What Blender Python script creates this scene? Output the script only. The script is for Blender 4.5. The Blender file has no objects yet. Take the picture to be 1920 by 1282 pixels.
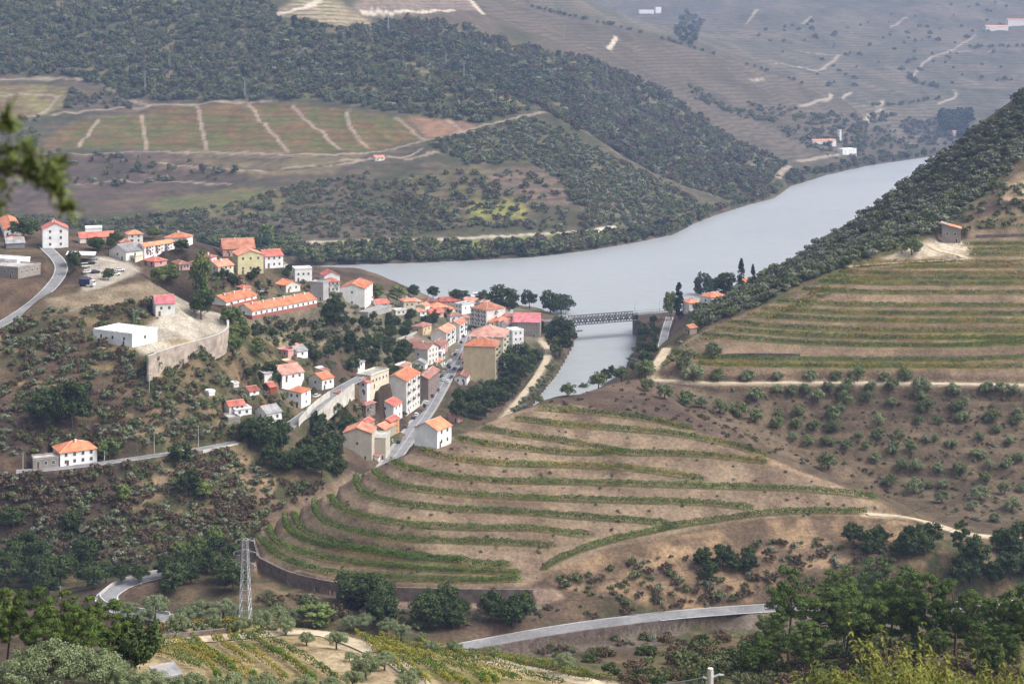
import bpy, math, random
import numpy as np
R = math.radians
random.seed(7); RNG = np.random.default_rng(7)
sc = bpy.context.scene
col = sc.collection
CZ, F, U0, V0 = 190.0, 3000.0, 960.0, 80.0      # camera height, focal length and principal point (photo pixels)

# ------------------------------------------------------------------ camera
cam_d = bpy.data.cameras.new('camera'); cam = bpy.data.objects.new('camera', cam_d); col.objects.link(cam)
cam.location = (0, 0, CZ); cam.rotation_euler = (R(90), 0, 0)
cam_d.sensor_width = 36; cam_d.lens = F/1920*36; cam_d.shift_y = -(641-V0)/1920
cam_d.clip_start = .5; cam_d.clip_end = 30000
cam_d.dof.use_dof = True; cam_d.dof.focus_distance = 600; cam_d.dof.aperture_fstop = 4.0
sc.camera = cam

def W(u, v, y): return ((u-U0)/F*y, y, CZ-(v-V0)/F*y)
def YZ(v, z): return (CZ-z)*F/(v-V0)

# ------------------------------------------------------------------ noise
def _hash(ix, iy, s):
    n = (ix.astype(np.int64)*374761393 + iy.astype(np.int64)*668265263 + s*1274126177) & 0x7fffffff
    n = ((n ^ (n >> 13))*1274126177) & 0x7fffffff
    return ((n ^ (n >> 16)) & 0xffff)/65535.0
def vnoise(x, y, s=0):
    ix = np.floor(x); iy = np.floor(y); fx = x-ix; fy = y-iy
    fx = fx*fx*(3-2*fx); fy = fy*fy*(3-2*fy)
    a = _hash(ix, iy, s); b = _hash(ix+1, iy, s); c = _hash(ix, iy+1, s); d = _hash(ix+1, iy+1, s)
    return (a*(1-fx)+b*fx)*(1-fy)+(c*(1-fx)+d*fx)*fy
def fbm(x, y, o=4, s=0):
    t = 0; a = 1; n = 0
    for k in range(o):
        t = t+a*(vnoise(x*2**k, y*2**k, s+k*17)-.5); n += a; a *= .5
    return t/n*2
def sstep(a, b, x):
    t = np.clip((x-a)/(b-a), 0, 1); return t*t*(3-2*t)

# ------------------------------------------------------------------ terrain: heights read from the photo
C = []                                       # u, y, z
def P(u, v, z): C.append((u, YZ(v, z), z))
def Q(u, v, y): C.append((u, y, CZ-(v-V0)/F*y))
def H(u, y, z): C.append((u, y, z))

# vine rows of the round hill: polyline (u, v), height at its left part
MID = [
 (25.0, [(487,1010),(497,1028),(520,1045),(560,1062),(600,1074),(640,1080),(740,1087),(840,1091),(940,1091),(978,1086)]),
 (26.5, [(505,985),(503,1000),(512,1018),(540,1032),(580,1043),(640,1056),(740,1066),(840,1072),(978,1077)]),
 (28.3, [(535,967),(530,985),(545,1003),(580,1020),(640,1034),(707,1045),(773,1053),(873,1059),(957,1062)]),
 (29.8, [(555,955),(548,975),(562,995),(600,1012),(650,1026),(700,1036),(773,1046),(870,1053)]),
 (33.0, [(590,943),(586,960),(600,978),(640,993),(690,1006),(740,1014),(873,1018),(960,1021),(1040,1027)]),
 (36.5, [(622,922),(618,938),(632,955),(690,975),(773,988),(873,993),(990,994),(1040,999),(1107,1007)]),
 (40.0, [(668,895),(665,915),(680,930),(740,946),(840,957),(940,962),(1073,971),(1173,977),(1273,986)]),
 (43.5, [(700,885),(710,900),(740,911),(773,919),(873,931),(973,936),(1140,941),(1273,944),(1347,948),(1413,956)]),
 (47.0, [(735,866),(760,880),(800,890),(840,897),(940,906),(1073,907),(1273,913),(1380,916),(1480,919),(1580,926),(1647,937)]),
 (50.3, [(790,846),(830,861),(880,867),(940,873),(1073,876),(1173,880),(1240,888),(1323,903)]),
 (53.0, [(855,824),(900,834),(980,844),(1060,852),(1150,853),(1260,853),(1340,857),(1440,870)]),
 (55.3, [(905,806),(940,812),(1000,822),(1060,830),(1120,842),(1180,851)]),
 (57.3, [(965,787),(1000,792),(1060,800),(1150,806),(1240,813),(1300,822),(1380,838),(1440,858)]),
 (58.8, [(1010,768),(1060,772),(1130,778),(1190,785),(1240,793),(1300,808)]),
]
BREF = [(850,1102,24),(980,1102,24),(1040,1108,22),(1200,1120,21.5),(1300,1112,22),(1440,1088,24),(1560,1052,27),(1640,1024,29),(1720,1004,29.5),(1900,1010,27)]
def zcol(u, v, s=.42):
    """height on the round hill seen at (u, v): a slope of .42 rising from its foot"""
    vb = np.interp(u, [b[0] for b in BREF], [b[1] for b in BREF]); zb = np.interp(u, [b[0] for b in BREF], [b[2] for b in BREF])
    yb = YZ(vb, zb); y = (CZ-zb+s*yb)*F/((v-V0)+F*s); return CZ-(v-V0)/F*y
def zmid(u, v, z):
    t = min(1, max(0, (u-780)/180)); return z*(1-t)+zcol(u, v)*t
for z, pl in MID:
    for (u, v) in pl: P(u, v, zmid(u, v, z))
RAMP = [(1020,1068),(1040,1054),(1085,1034),(1140,1017),(1200,1003),(1273,987),(1347,977),(1440,964),(1513,961),(1627,962)]
for i, (u, v) in enumerate(RAMP): P(u, v, zcol(u, v))
# right terraces
def crest_v(u): return np.interp(u, [1200,1305,1360,1420,1480,1540,1600,1640], [668,628,605,580,553,522,497,487])
RV = [689,677,650.5,636,622.6,605,591,575,551,534,524.5,515,502,494]
def rz(v): return 54+.17*(718-v)
RIGHT = []
for vr in RV:
    best = None
    for u in range(1225, 1700, 3):
        vv = vr-.00013*(1720-u)**2
        if vv >= crest_v(u)+3: best = u; break
    if vr in (689, 677): best = 1310 if vr == 689 else 1295
    us = list(np.linspace(best or 1650, 1720, 8))+[1800, 1880, 1960, 2100]
    wob = lambda u: (-4*sstep(1780, 1880, np.float64(u)) if vr in (677, 650.5) else 0)
    pl = [(u, vr-(.00013 if vr < 660 else .00003)*max(0, 1720-u)**2+wob(u)) for u in us]
    RIGHT.append((rz(vr), pl))
for vr, ul in ((479.4,1818),(470,1815),(459.5,1806)):
    RIGHT.append((rz(vr), [(u, vr) for u in np.linspace(ul, 2100, 6)]))
for z, pl in RIGHT:
    for k, (u, v) in enumerate(pl):
        if k % 3 == 0 or k > 8: P(u, v, z)
for u, v in ((1232,714),(1320,718),(1400,718),(1500,717),(1600,717),(1760,719),(1900,722),(2100,724)): P(u, v, 54)
for u in (1500,1620,1740,1860,2000,2200):
    Q(u,790,622); Q(u,850,603)
for u in (1640,1760,1900,2100): Q(u,925,580)
Q(1400,800,596); Q(1330,770,605); P(1780,990,29); P(1900,1008,27); P(2100,1020,26); P(1700,968,31.5)
# back of the round hill and the saddle
for u, v, y in ((1010,757,600),(1060,745,610),(1100,735,620),(1180,710,633),(1225,690,650),(1240,655,700),(1251,642,740)): Q(u, v, y)
H(1150,760,15); H(1230,830,18); H(1300,860,26); H(1050,700,14); H(950,670,14); H(900,690,6); H(850,680,7); H(780,650,6); H(700,620,6); H(600,590,6)
# upper right
for u, v, y in ((1790,440,735),(1900,440,735),(1900,380,755),(1900,330,790),(1800,400,760),(1700,462,728),(2100,430,740),(2100,300,780)): Q(u, v, y)
for u, v, y in ((1340,560,985),(1420,520,960),(1500,480,950),(1560,440,940),(1640,390,930),(1720,335,920),(1780,285,910),(1860,215,890),(1920,175,880),(2000,110,870),(2150,20,860)): Q(u, v, y)
for u, v, y in ((1400,575,800),(1480,525,815),(1560,480,830),(1640,440,835),(1720,400,835),(1800,340,835),(1880,270,830)): Q(u, v, y)
for u, y, z in ((1420,1060,12),(1500,1090,25),(1560,1110,32),(1640,1150,40),(1720,1250,40),(1800,1400,40),(1900,1500,60),(2000,1700,80),(2200,1500,140),(2400,1300,180)): H(u, y, z)
for u, y, z in ((1250,1055,12),(1240,1000,12),(1235,940,15),(1300,1010,22),(1320,960,31),(1200,960,6),(1190,900,7),(1120,850,6),(1290,900,33)): H(u, y, z)
# valley floor
for u, v, z in ((880,1213,18),(1000,1190,18),(1100,1175,18),(1250,1155,18.5),(1430,1140,19),(1700,1140,18),(1900,1130,17),(2150,1125,17)): P(u, v, z)
for u, v, y in ((1500,1085,494),(1700,1060,496),(1850,1060,498)): Q(u, v, y)
for u, v in ((1100,1080),(1200,1060),(1300,1040),(1450,1010),(1200,1110),(1350,1090),(1600,1000)): P(u, v, zcol(u, v))
for u, v, z in ((480,1020,24.2),(490,1047,24),(540,1072,24),(620,1090,24),(740,1100,24),(860,1102,24),(980,1102,24)): P(u, v, z)
for u, v, z in ((455,1060,20),(540,1085,20.5),(640,1120,20),(740,1131,20),(860,1133,20),(1000,1132,20)): P(u, v, z)
for u, v, y in ((640,1150,476),(760,1160,472),(900,1160,472),(1000,1160,474),(780,1200,455)): Q(u, v, y)
for u, v, z in ((290,1158,17),(215,1135,17.5),(195,1115,18),(230,1092,18.5),(300,1075,19),(380,1055,20),(430,1030,20)): P(u, v, z)
for u, y, z in ((400,560,8),(300,553,8),(150,548,7),(0,545,7),(-300,545,7),(500,575,8),(100,500,12),(-200,500,14)): H(u, y, z)
# left hill
for u, v, z in ((-300,900,34),(0,886,34),(60,882,34),(140,872,34),(250,860,34),(350,842,34),(440,830,34)): P(u, v, z)
for u in (-300,0,140,250): Q(u,985,570); Q(u,760,618); Q(u,680,640)
for u, v, y in ((350,970,577),(440,920,592),(520,930,600),(540,860,625),(600,900,610),(640,890,625),(520,800,655),(400,780,630),(350,720,640),(250,610,655),(140,600,668),(0,612,668),(-300,620,668),
  (80,555,690),(110,520,720),(100,480,760),(85,462,800),(-100,560,690),(-300,540,720),(0,520,715),(0,470,780),(-300,460,800),
  (200,510,730),(165,535,705),(250,500,745),(300,545,708),(330,480,790),(250,455,830),(420,500,800),(490,505,850),(100,440,840),(300,445,850),(420,470,880),(0,430,850),
  (300,690,646),(360,690,655),(420,650,700),(440,600,740),(480,640,730),(460,700,690),(480,770,688),(430,590,755),(520,605,800),(600,580,830),(540,560,850),(660,580,830),(600,640,800),(560,650,770),(660,640,815),(720,620,870),(700,660,832),(760,640,890),(780,680,868),
  (560,720,742),(620,740,740),(600,760,728),(530,790,690),(660,715,775),(680,780,745),(640,830,690),(690,860,690),(700,730,790),(760,570,980),(800,580,1010),(860,580,1050),(700,560,960),(960,600,1010),(900,590,1040)): Q(u, v, y)
for u, v in ((240,640),(290,657),(340,600),(360,640),(426,612),(310,570)): P(u, v, 66)
for v, u in ((868,728),(850,742),(810,775),(770,802),(730,826),(700,842),(680,856),(660,868),(640,874),(625,878)): P(u, v, 8)
for u, y, z in ((1000,1020,13),(940,1090,8),(880,1120,6),(1020,973,5),(1000,900,4.5),(985,845,4.5),(900,800,9),(950,840,6),(860,790,8),(820,760,8),(930,920,7),(1040,1080,6)): H(u, y, z)
for u, y in ((-300,1180),(0,1180),(300,1180),(560,1180),(700,1190),(800,1175),(900,1165),(1000,1140),(1060,1090)): H(u, y, 2); H(u, y-40, 6)
for u, y in ((0,1060),(300,1060),(560,1060),(680,1060),(-300,1060)): H(u, y, 40)
# far side
FB = [(-500,517),(-300,515),(0,510),(300,505),(580,498),(800,492),(1000,482),(1100,470),(1200,453),(1260,440),(1310,415),(1350,400),(1400,385),(1450,372),(1480,350),(1550,328),(1620,312),(1700,300),(1770,290)]
for u, v in FB: P(u, v, 1)
def prof(us, pts):
    for u in us:
        for v, y in pts: Q(u, v, y)
prof((-500,-200,0,200), ((450,1450),(400,1530),(340,1660),(290,1760),(200,1950),(100,2080),(0,2220),(-90,2350)))
prof((400,), ((448,1450),(390,1545),(320,1680),(282,1745),(195,1940),(110,2060),(20,2190),(-60,2320)))
prof((600,), ((440,1450),(380,1560),(300,1700),(280,1740),(205,1900),(120,2020),(60,2100),(25,2160),(-30,2280),(-90,2450)))
prof((760,), ((445,1465),(390,1550),(315,1675),(240,1820),(160,1960),(95,2060)))
prof((900,), ((445,1480),(400,1540),(330,1650),(270,1760),(220,1850),(180,1920),(150,1960)))
for u, v, y in ((690,60,2110),(1020,210,1880),(1140,285,1820),(1280,360,1775),(1020,420,1540),(1100,400,1590),(1020,300,1720),(1160,370,1680),(1220,400,1680)): Q(u, v, y)
for u, y, z in ((690,2230,188),(760,2180,165),(900,2100,115),(1020,2030,80),(1140,1980,40),(1280,1930,14)): H(u, y, z)
for u, v, y in ((760,30,2330),(800,0,2480),(900,100,2300),(900,40,2420),(1000,140,2250),(1100,200,2180),(1200,280,2080),(1300,340,2000),(1400,360,1980),(1450,330,2080),(1100,100,2450),(1200,200,2330),(1300,260,2250),(1400,290,2230),(1480,310,2250),
  (1000,40,2600),(1200,120,2600),(1300,180,2550),(1400,230,2500),(1500,270,2480),(1560,290,2500),(1610,285,2580),
  (800,-40,2700),(940,0,2750),(1020,25,2780),(1100,45,2800),(1240,72,2820),(1280,85,2830),(1400,120,2850),(1500,155,2900),(1560,180,2900),(1600,195,2900)): Q(u, v, y)
for u, y, z in ((1020,3000,235),(1150,3000,195),(1280,3000,160),(1400,3050,122),(1520,3060,85)): H(u, y, z)
for u, v, y in ((1650,260,2900),(1750,240,3000),(1800,200,3200),(1700,180,3200),(1600,150,3300),(1500,100,3500),(1450,60,3700),(1700,100,3600),(1800,100,3650),(1900,100,3600),(1900,45,3900),(1750,0,4100),(1400,20,4000),(1600,30,4000),(1820,260,2950),(1900,200,3100),(2100,200,3200),(2100,80,3700),
  (1250,30,4400),(1150,10,4600),(1330,60,3900),(1200,-60,5000),(1600,-80,4800),(1950,-80,4800),(2300,-60,4800),(950,-80,3100),(650,-110,2700),(200,-170,2600),(-500,-170,2600)): Q(u, v, y)
for u in (-500,200,900,1600,2300): H(u, 7000, 420)
# foreground
for u, v, y in ((1250,1200,330),(1200,1280,290),(1330,1190,340),(700,1200,260),(500,1160,262),(300,1180,255),(400,1195,243),(600,1195,243),(600,1270,215),(350,1240,222),(480,1270,212),(1000,1272,238),(900,1240,262),(850,1215,285),(1000,1235,290),(750,1270,222),
  (100,1230,165),(-100,1230,165),(1450,1225,310),(1700,1200,300),(1850,1190,320),(2100,1190,320)): Q(u, v, y)
for u in (200,500,700,900): H(u, 335, 60); H(u, 420, 29)
for u in (-300,0): H(u, 335, 66); H(u, 420, 32)
for u in (1100,): H(u, 390, 32)
for u in (1300,1500,1700,1900,2200): H(u, 400, 33)
H(1700,16,183.2); H(1700,25,179.2); H(1700,40,172.5)
for u in (-500,300,960,1600,2400): H(u, 6, 185); H(u, 12, 181.5); H(u, 25, 175); H(u, 60, 161); H(u, 130, 131)

C = np.array(C)
AU = .75
PX = np.stack([(C[:,0]-U0)/F*AU, np.log(C[:,1])], 1)
cc = .012
def phi(r2): return np.sqrt(r2+cc*cc)
n = len(C)
A = phi(((PX[:,None]-PX[None])**2).sum(2))+np.eye(n)*(-.0008)
Pm = np.concatenate([np.ones((n,1)), PX], 1)
M = np.block([[A, Pm],[Pm.T, np.zeros((3,3))]])
sol = np.linalg.solve(M, np.concatenate([C[:,2], np.zeros(3)]))
wr, pr = sol[:n], sol[n:]

def seg(a, b, d): return list(np.arange(a, b, d))
YS = []
y = 6.
while y < 150: YS.append(y); y *= 1.03
YS += seg(150, 300, 1.3)+seg(300, 440, 1.6)+seg(440, 600, .5)+seg(600, 760, .7)+seg(760, 1100, 1.6)+seg(1100, 1400, 4)+seg(1400, 2300, 4.5)+seg(2300, 4200, 10)+seg(4200, 7000, 45)
YS = np.array(YS); NY = len(YS); LY = np.log(YS)
US = np.arange(-420, 2341, 4.0); NU = len(US)
uc = np.arange(-420, 2349, 8.0)
Zc = np.zeros((NY, len(uc)))
gx = (uc-U0)/F*AU
for i0 in range(0, NY, 40):
    l = LY[i0:i0+40]
    d2 = (gx[None,:,None]-PX[:,0])**2+(l[:,None,None]-PX[:,1])**2
    Zc[i0:i0+40] = phi(d2)@wr+pr[0]+pr[1]*gx[None]+pr[2]*l[:,None]
fi = (US-uc[0])/8.0; i0 = np.clip(fi.astype(int), 0, len(uc)-2); ft = fi-i0
Z = Zc[:,i0]*(1-ft)+Zc[:,i0+1]*ft
X = (US[None]-U0)/F*YS[:,None]; Y = np.repeat(YS[:,None], NU, 1)

def lookup(x, y, G):
    x = np.asarray(x, float); y = np.asarray(y, float)
    u = x/y*F+U0
    j = np.clip((u-US[0])/4.0, 0, NU-1.001); jj = j.astype(int); fj = j-jj
    k = np.clip(np.searchsorted(YS, y)-1, 0, NY-2); fk = np.clip((y-YS[k])/(YS[k+1]-YS[k]), 0, 1)
    return (G[k,jj]*(1-fj)+G[k,jj+1]*fj)*(1-fk)+(G[k+1,jj]*(1-fj)+G[k+1,jj+1]*fj)*fk
def ground(x, y): return lookup(x, y, Z)

class Vis:                                     # which ground point a pixel of the photo shows
    def __init__(s):
        s.V = V0+(CZ-Z)*F/YS[:,None]
        s.m = np.minimum.accumulate(np.where(YS[:,None] < 12, 1e9, s.V), 0)
    def __call__(s, u, v):
        u = np.atleast_1d(np.asarray(u, float)); v = np.atleast_1d(np.asarray(v, float))
        j = np.clip(np.rint((u-US[0])/4.0).astype(int), 0, NU-1)
        k = np.array([np.searchsorted(-s.m[:,a], -b) for a, b in zip(j, v)])
        k = np.clip(k, 1, NY-1)
        a, b = s.V[k-1,j], s.V[k,j]
        t = np.clip((a-v)/np.where(np.abs(a-b) < 1e-6, 1, a-b), 0, 1)
        yy = YS[k-1]*(1-t)+YS[k]*t
        return (u-U0)/F*yy, yy
def seg_dist(px, py, a, b):
    dx, dy = b[0]-a[0], b[1]-a[1]; L = dx*dx+dy*dy+1e-9
    t = np.clip(((px-a[0])*dx+(py-a[1])*dy)/L, 0, 1)
    return np.hypot(px-a[0]-t*dx, py-a[1]-t*dy), t
def line_dist(px, py, pl):                     # distance to a polyline and the height along it
    D = np.full(px.shape, 1e9); T = np.zeros(px.shape)
    for a, b in zip(pl[:-1], pl[1:]):
        d, t = seg_dist(px, py, a, b)
        z = a[2]+(b[2]-a[2])*t if len(a) > 2 else t
        m = d < D; D = np.where(m, d, D); T = np.where(m, z, T)
    return D, T
def in_poly(px, py, poly):
    r = np.zeros(px.shape, bool); n = len(poly)
    for i in range(n):
        x1, y1 = poly[i]; x2, y2 = poly[(i+1) % n]
        if y1 == y2: continue
        c = ((y1 > py) != (y2 > py)) & (px < (x2-x1)*(py-y1)/(y2-y1)+x1)
        r ^= c
    return r
def pw(u, y): return ((u-U0)/F*y, y)
HL = []
def hs_(*a, **k): HL.append((a, k)); return len(HL)-1
# upper left
hs_(65,80,128,466,430,72,'L','white','red','tall white house with a red roof above the bend of the upper road', wl=(2,3), wr=(2,3), lenL=16, chim=1)
hs_(-12,8,39,444,431,70,'L','white','orange','small white gabled house at the left edge behind the modern villa', wr=(1,1))
v_ = hs_(-30,34,76,523,504,22,'F','stone','palegrey','modern grey and white villa with flat roofs at the left edge','villa','villa', wl=(4,1), wr=(4,1))
hs_(-30,32,57,504,489,22,'F','white','white',None, wl=(2,1), root=v_, lift=1, lenL=18, lenR=9)
hs_(141,150,215,456,446,66,'R','offwhite','red','long low house with orange and brown roofs among the upper garden trees', wr=(3,1), lenL=9)
hs_(157,160,191,441,429,75,'F','white','white','white flat roofed shed behind the long low house','shed','shed', lenL=8)
hs_(205,236,270,489,472,38,'R','offwhite','grey','white house with a grey roof above the car park', wl=(1,1), wr=(1,1))
hs_(257,271,327,481,462,32,'R','white','orange','long white three storey block with an orange roof in the upper town','apartment house','apartment_house', wr=(6,3), wl=(1,2), balc=True)
hs_(309,349,355,462,446,8,'H','white','orange','white villa with a hipped orange roof behind the long white block', wl=(2,1), lenR=10, chim=1)
hs_(229,240,268,457,440,68,'H','offwhite','orange','cream house with an orange hipped roof left of the round yellow tree', wr=(2,2), wl=(1,2), lenL=9)
hs_(241,254,268,492,481,22,'F','cream','palegrey','low cream annexe in front of the grey roofed house','annexe','annexe', wl=(1,1))
hs_(268,290,313,501,491,40,'H','pink','red','low pinkish house with a brownish red roof under the long white block', wl=(2,1), wr=(1,1), chim=1)
hs_(322,336,356,507,496,58,'H','pink','brown','small pink house with a brown hipped roof by the lime green trees', wr=(3,1), wl=(1,1))
hs_(376,397,406,499,482,25,'H','white','red','white house with a red hipped roof left of the cream one', wl=(2,2), wr=(1,1), chim=1)
hs_(385,409,438,522,499,40,'R','cream','salmon','cream house with a gable and an arched ground floor below the pale yellow house', wl=(2,2), wr=(3,2), chim=1)
hs_(430,446,494,513,477,70,'L','yellow','salmon','big pale yellow apartment house with a red roof','apartment house','apartment_house', wr=(3,2), wl=(2,3), lenL=15, rise=2.2)
hs_(494,497,531,503,480,62,'R','white','red','white house with a red roof joined to the pale yellow one', wr=(3,2), lenL=12)
hs_(412,418,478,482,468,75,'R','pink','salmon','wide red roofed building behind the pale yellow house', wr=(4,1), lenL=18, chim=1)
hs_(526,532,542,508,496,60,'L','white','palegrey','tiny white gabled house beside the river end of the upper town', wr=(1,1))
hs_(548,553,585,528,505,72,'F','white','palegrey','white flat roofed house with a terrace facing the river', wr=(3,1), wl=(1,2), lenL=9)
hs_(517,536,563,549,535,50,'L','offwhite','orange','open sided workshop with an orange roof behind the row houses','workshop','workshop', wl=(1,1), wr=(2,1))
hs_(402,424,481,578,566,27,'R','white','orange','shorter of the two long rows of orange roofed houses','row house','row_house', wr=(4,1), lenL=11, chim=3, low=('brick',.42))
hs_(452,473,594,598,582,36,'R','white','orange','longer of the two long rows of orange roofed houses','row house','row_house', wr=(12,1), wl=(1,1), lenL=11, chim=6, low=('brick',.42))
hs_(636,684,691,579,541,6,'R','white','orange','tall white apartment block with an orange roof standing by the river','apartment house','apartment_house', wl=(1,2), wr=(3,4), lenR=24, rise=2.6)
hs_(600,608,637,531,517,70,'L','white','red','white gabled house left of the tall white block', wr=(1,1), lenL=12)
hs_(608,612,637,549,529,70,'H','offwhite','red','house with white balconies under the white gable left of the tall block', wr=(3,2), lenL=9, balc=True)
hs_(582,606,609,563,530,15,'F','grey','palegrey','bare grey concrete building between the row houses and the tall block','building','building', lenR=8)
# near the quay
hs_(744,757,779,581,565,70,'H','cream','salmon','cream house with a salmon roof among the riverside trees', wr=(2,1), wl=(2,1), lenL=9, chim=1)
hs_(782,797,802,581,573,20,'R','offwhite','orange','small white house with an orange roof behind a dark bush', wl=(2,1), lenR=8)
hs_(793,800,823,573,566,60,'H','brown','brown','brown hipped roof house nearest the river','house', wr=(2,1), lenL=10)
hs_(808,812,841,584,577,65,'H','pink','orange','low house with a broad bright orange roof in the middle of the quay houses', wr=(3,1), lenL=11)
hs_(822,826,864,572,566,76,'R','pink','red','long low red roofed house along the quay', wr=(4,1), lenL=9)
hs_(853,866,889,593,575,42,'F','white','grey','white house with a flat grey green roof at the top of the street', wl=(2,2), wr=(2,1))
hs_(883,912,948,615,582,48,'H','offwhite','salmon','four storey house with white balconies at the top of the street','apartment house','apartment_house', wl=(5,4), wr=(1,3), balc=True, chim=1)
hs_(912,917,948,615,604,70,'H','cream','orange','small orange roofed house in front of the four storey one', wr=(3,1), lenL=9)
hs_(962,1012,1016,632,604,4,'L','stone','pink','big stone building with a pinkish red roof beside the river track','warehouse','warehouse', wl=(5,2), lenR=20, rise=4)
hs_(948,961,982,655,621,62,'F','white','white','narrow white house with a round water tank left of the stone building', wl=(2,3), wr=(2,3), lenL=9)
hs_(928,936,960,612,602,66,'H','white','salmon','white house with a salmon roof behind the small orange one', wr=(2,1), lenL=9)
hs_(895,900,925,574,567,72,'H','offwhite','dusty','low house with a dusty brown roof facing the biggest quay tree', wr=(3,1), lenL=9)
hs_(878,944,951,686,632,8,'H','cream','dusty','cream apartment block with a dusty red roof behind the tan one','apartment house','apartment_house', wl=(0,0), wr=(4,5), lenR=22, balc=True)
hs_(869,929,937,718,650,8,'H','tan','orange','tall tan apartment block with an orange roof and pale chimneys','apartment house','apartment_house', wl=(0,0), wr=(3,6), lenR=15, chim=4, balc=True)
hs_(864,884,911,693,673,12,'L','offwhite','brown','old house with a brown roof below the tan apartment block', wl=(3,1), wr=(2,1), lenR=9)
hs_(852,875,886,722,708,6,'R','white','brown','white gabled house with two small windows right of the street', wl=(2,1), lenR=15)
hs_(886,906,926,714,692,30,'H','grey','dusty','grey house under the corner of the tan apartment block', wl=(2,2), wr=(2,2))
# left of the street
hs_(773,793,809,628,613,25,'H','tan','brown','house with a dark brown roof and a yellow side wall', wl=(1,1), wr=(2,1))
hs_(808,837,857,651,622,14,'R','offwhite','salmon','cream house with a blank gable and salmon roof at the middle of the street', wr=(4,3), lenR=20, balc=True)
hs_(846,866,881,620,601,20,'R','white','dusty','white house with a pale red roof at the top of the street', wr=(3,2), lenR=14)
hs_(800,826,842,668,650,15,'R','pink','brown','brown roofed house behind the grey fronted one', wr=(3,1), lenR=14, chim=1)
hs_(766,802,822,686,656,30,'L','offwhite','brown','large grey fronted house with a cream side and brown roof', wl=(1,1), wr=(3,3), chim=1)
hs_(822,828,834,692,661,16,'F','white','palegrey','narrow white house front with balconies by the street','house', wl=(1,3), wr=(1,3), lenR=6, balc=True)
hs_(772,797,801,692,681,10,'R','white','grey','small white gabled shed in front of the grey fronted house','shed','shed', lenR=6)
hs_(778,803,824,750,710,11,'R','brown','brown','dark gabled house with brown and orange roof beside the street', wr=(4,3), lenR=24, chim=1)
hs_(718,762,788,784,719,14,'R','offwhite','orange','tall white apartment house with an orange roof and street balconies','apartment house','apartment_house', wl=(0,0), wr=(5,4), lenR=22, balc=True)
hs_(706,738,753,792,762,20,'R','white','red','whitish blue house with a small red roof and terrace', wl=(1,2), wr=(2,2), lenR=10)
hs_(664,686,704,780,757,30,'H','brown','brown','dark brown old house with a white balcony below the ramp wall', wl=(2,1), wr=(2,2), balc=True)
hs_(664,688,706,740,717,20,'R','white','red','white house with a red brown roof at the upper end of the ramp', wl=(2,2), wr=(1,2), lenR=10)
hs_(680,700,716,716,702,20,'R','cream','orange','small house with a bright orange roof behind the red brown one','house', wl=(1,1), lenR=9)
hs_(689,695,729,738,713,26,'F','cream','palegrey','long low cream building with a flat terrace roof','building','building', wr=(5,1), lenL=8)
hs_(694,721,733,824,804,20,'R','olive','salmon','house with a salmon roof and olive walls behind the beige block', wl=(1,1), lenR=12)
hs_(714,732,743,820,791,20,'R','orange','red','narrow house with a bright orange street wall', wr=(2,3), lenR=10)
hs_(672,690,697,803,793,20,'R','olive','red','little red roof behind the big beige block','house', lenR=7)
c_ = hs_(643,697,700,862,810,5,'R','beige','salmon','big beige block with a blank wall at the lower end of the street','apartment house','apartment_house', wl=(1,1), lenR=12, rise=2.2)
hs_(697,723,725,863,823,5,'F','beige','palegrey',None, root=c_, lenR=12)
hs_(662,710,713,868,856,4,'S','white','brown','low white annexe with a brown lean-to roof below the beige block','annexe','annexe', wl=(2,1), lenR=5)
hs_(777,820,829,841,806,30,'R','white','orange','white house with an orange roof right of the lower end of the street', wr=(2,2), lenR=9)
hs_(841,858,867,793,781,30,'S','pink','red','small red roof among the trees of the hollow','shed','shed')
# cluster by the ramp
hs_(579,604,626,731,711,40,'R','white','orange','white house with a bright orange roof above the walled ramp', wl=(1,1), wr=(2,1))
hs_(528,565,575,765,736,20,'S','white','orange','tall white house with a sloping orange roof at the foot of the ramp', wl=(3,2), wr=(1,2), lenR=9, rise=1.5)
hs_(502,529,570,717,701,50,'R','white','dusty','white house with a long dusty brown roof in the small cluster', wl=(1,1), wr=(3,1))
hs_(528,548,565,725,715,40,'H','bluegrey','red','blue grey house with a low red hipped roof', wl=(1,1), wr=(1,1))
hs_(493,506,518,741,728,50,'R','red','red','dark red barn at the edge of the small cluster','barn','barn')
hs_(420,430,460,769,759,60,'R','white','red','low white house with a red roof on the bank left of the cluster', wr=(3,1))
hs_(430,440,472,780,770,60,'F','white','palegrey','white flat terrace house just below the low red roof', wr=(2,1))
hs_(478,500,528,796,775,50,'R','white','grey','white house with a dark grey roof below the cluster', wl=(1,1), wr=(2,1))
hs_(538,557,577,673,658,45,'R','white','grey','white house with a grey gabled roof at the top of the small cluster', wl=(1,1), wr=(1,1))
hs_(519,540,557,669,659,32,'F','pink','pink','pink flat roofed house beside the grey gabled one', wl=(2,1))
hs_(528,545,557,692,681,40,'S','tan','dusty','yellowish brick shed between the houses of the cluster','shed','shed')
hs_(660,671,684,692,680,35,'R','white','grey','little white hut with a grey roof in the gardens','hut','hut', wr=(1,1))
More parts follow.
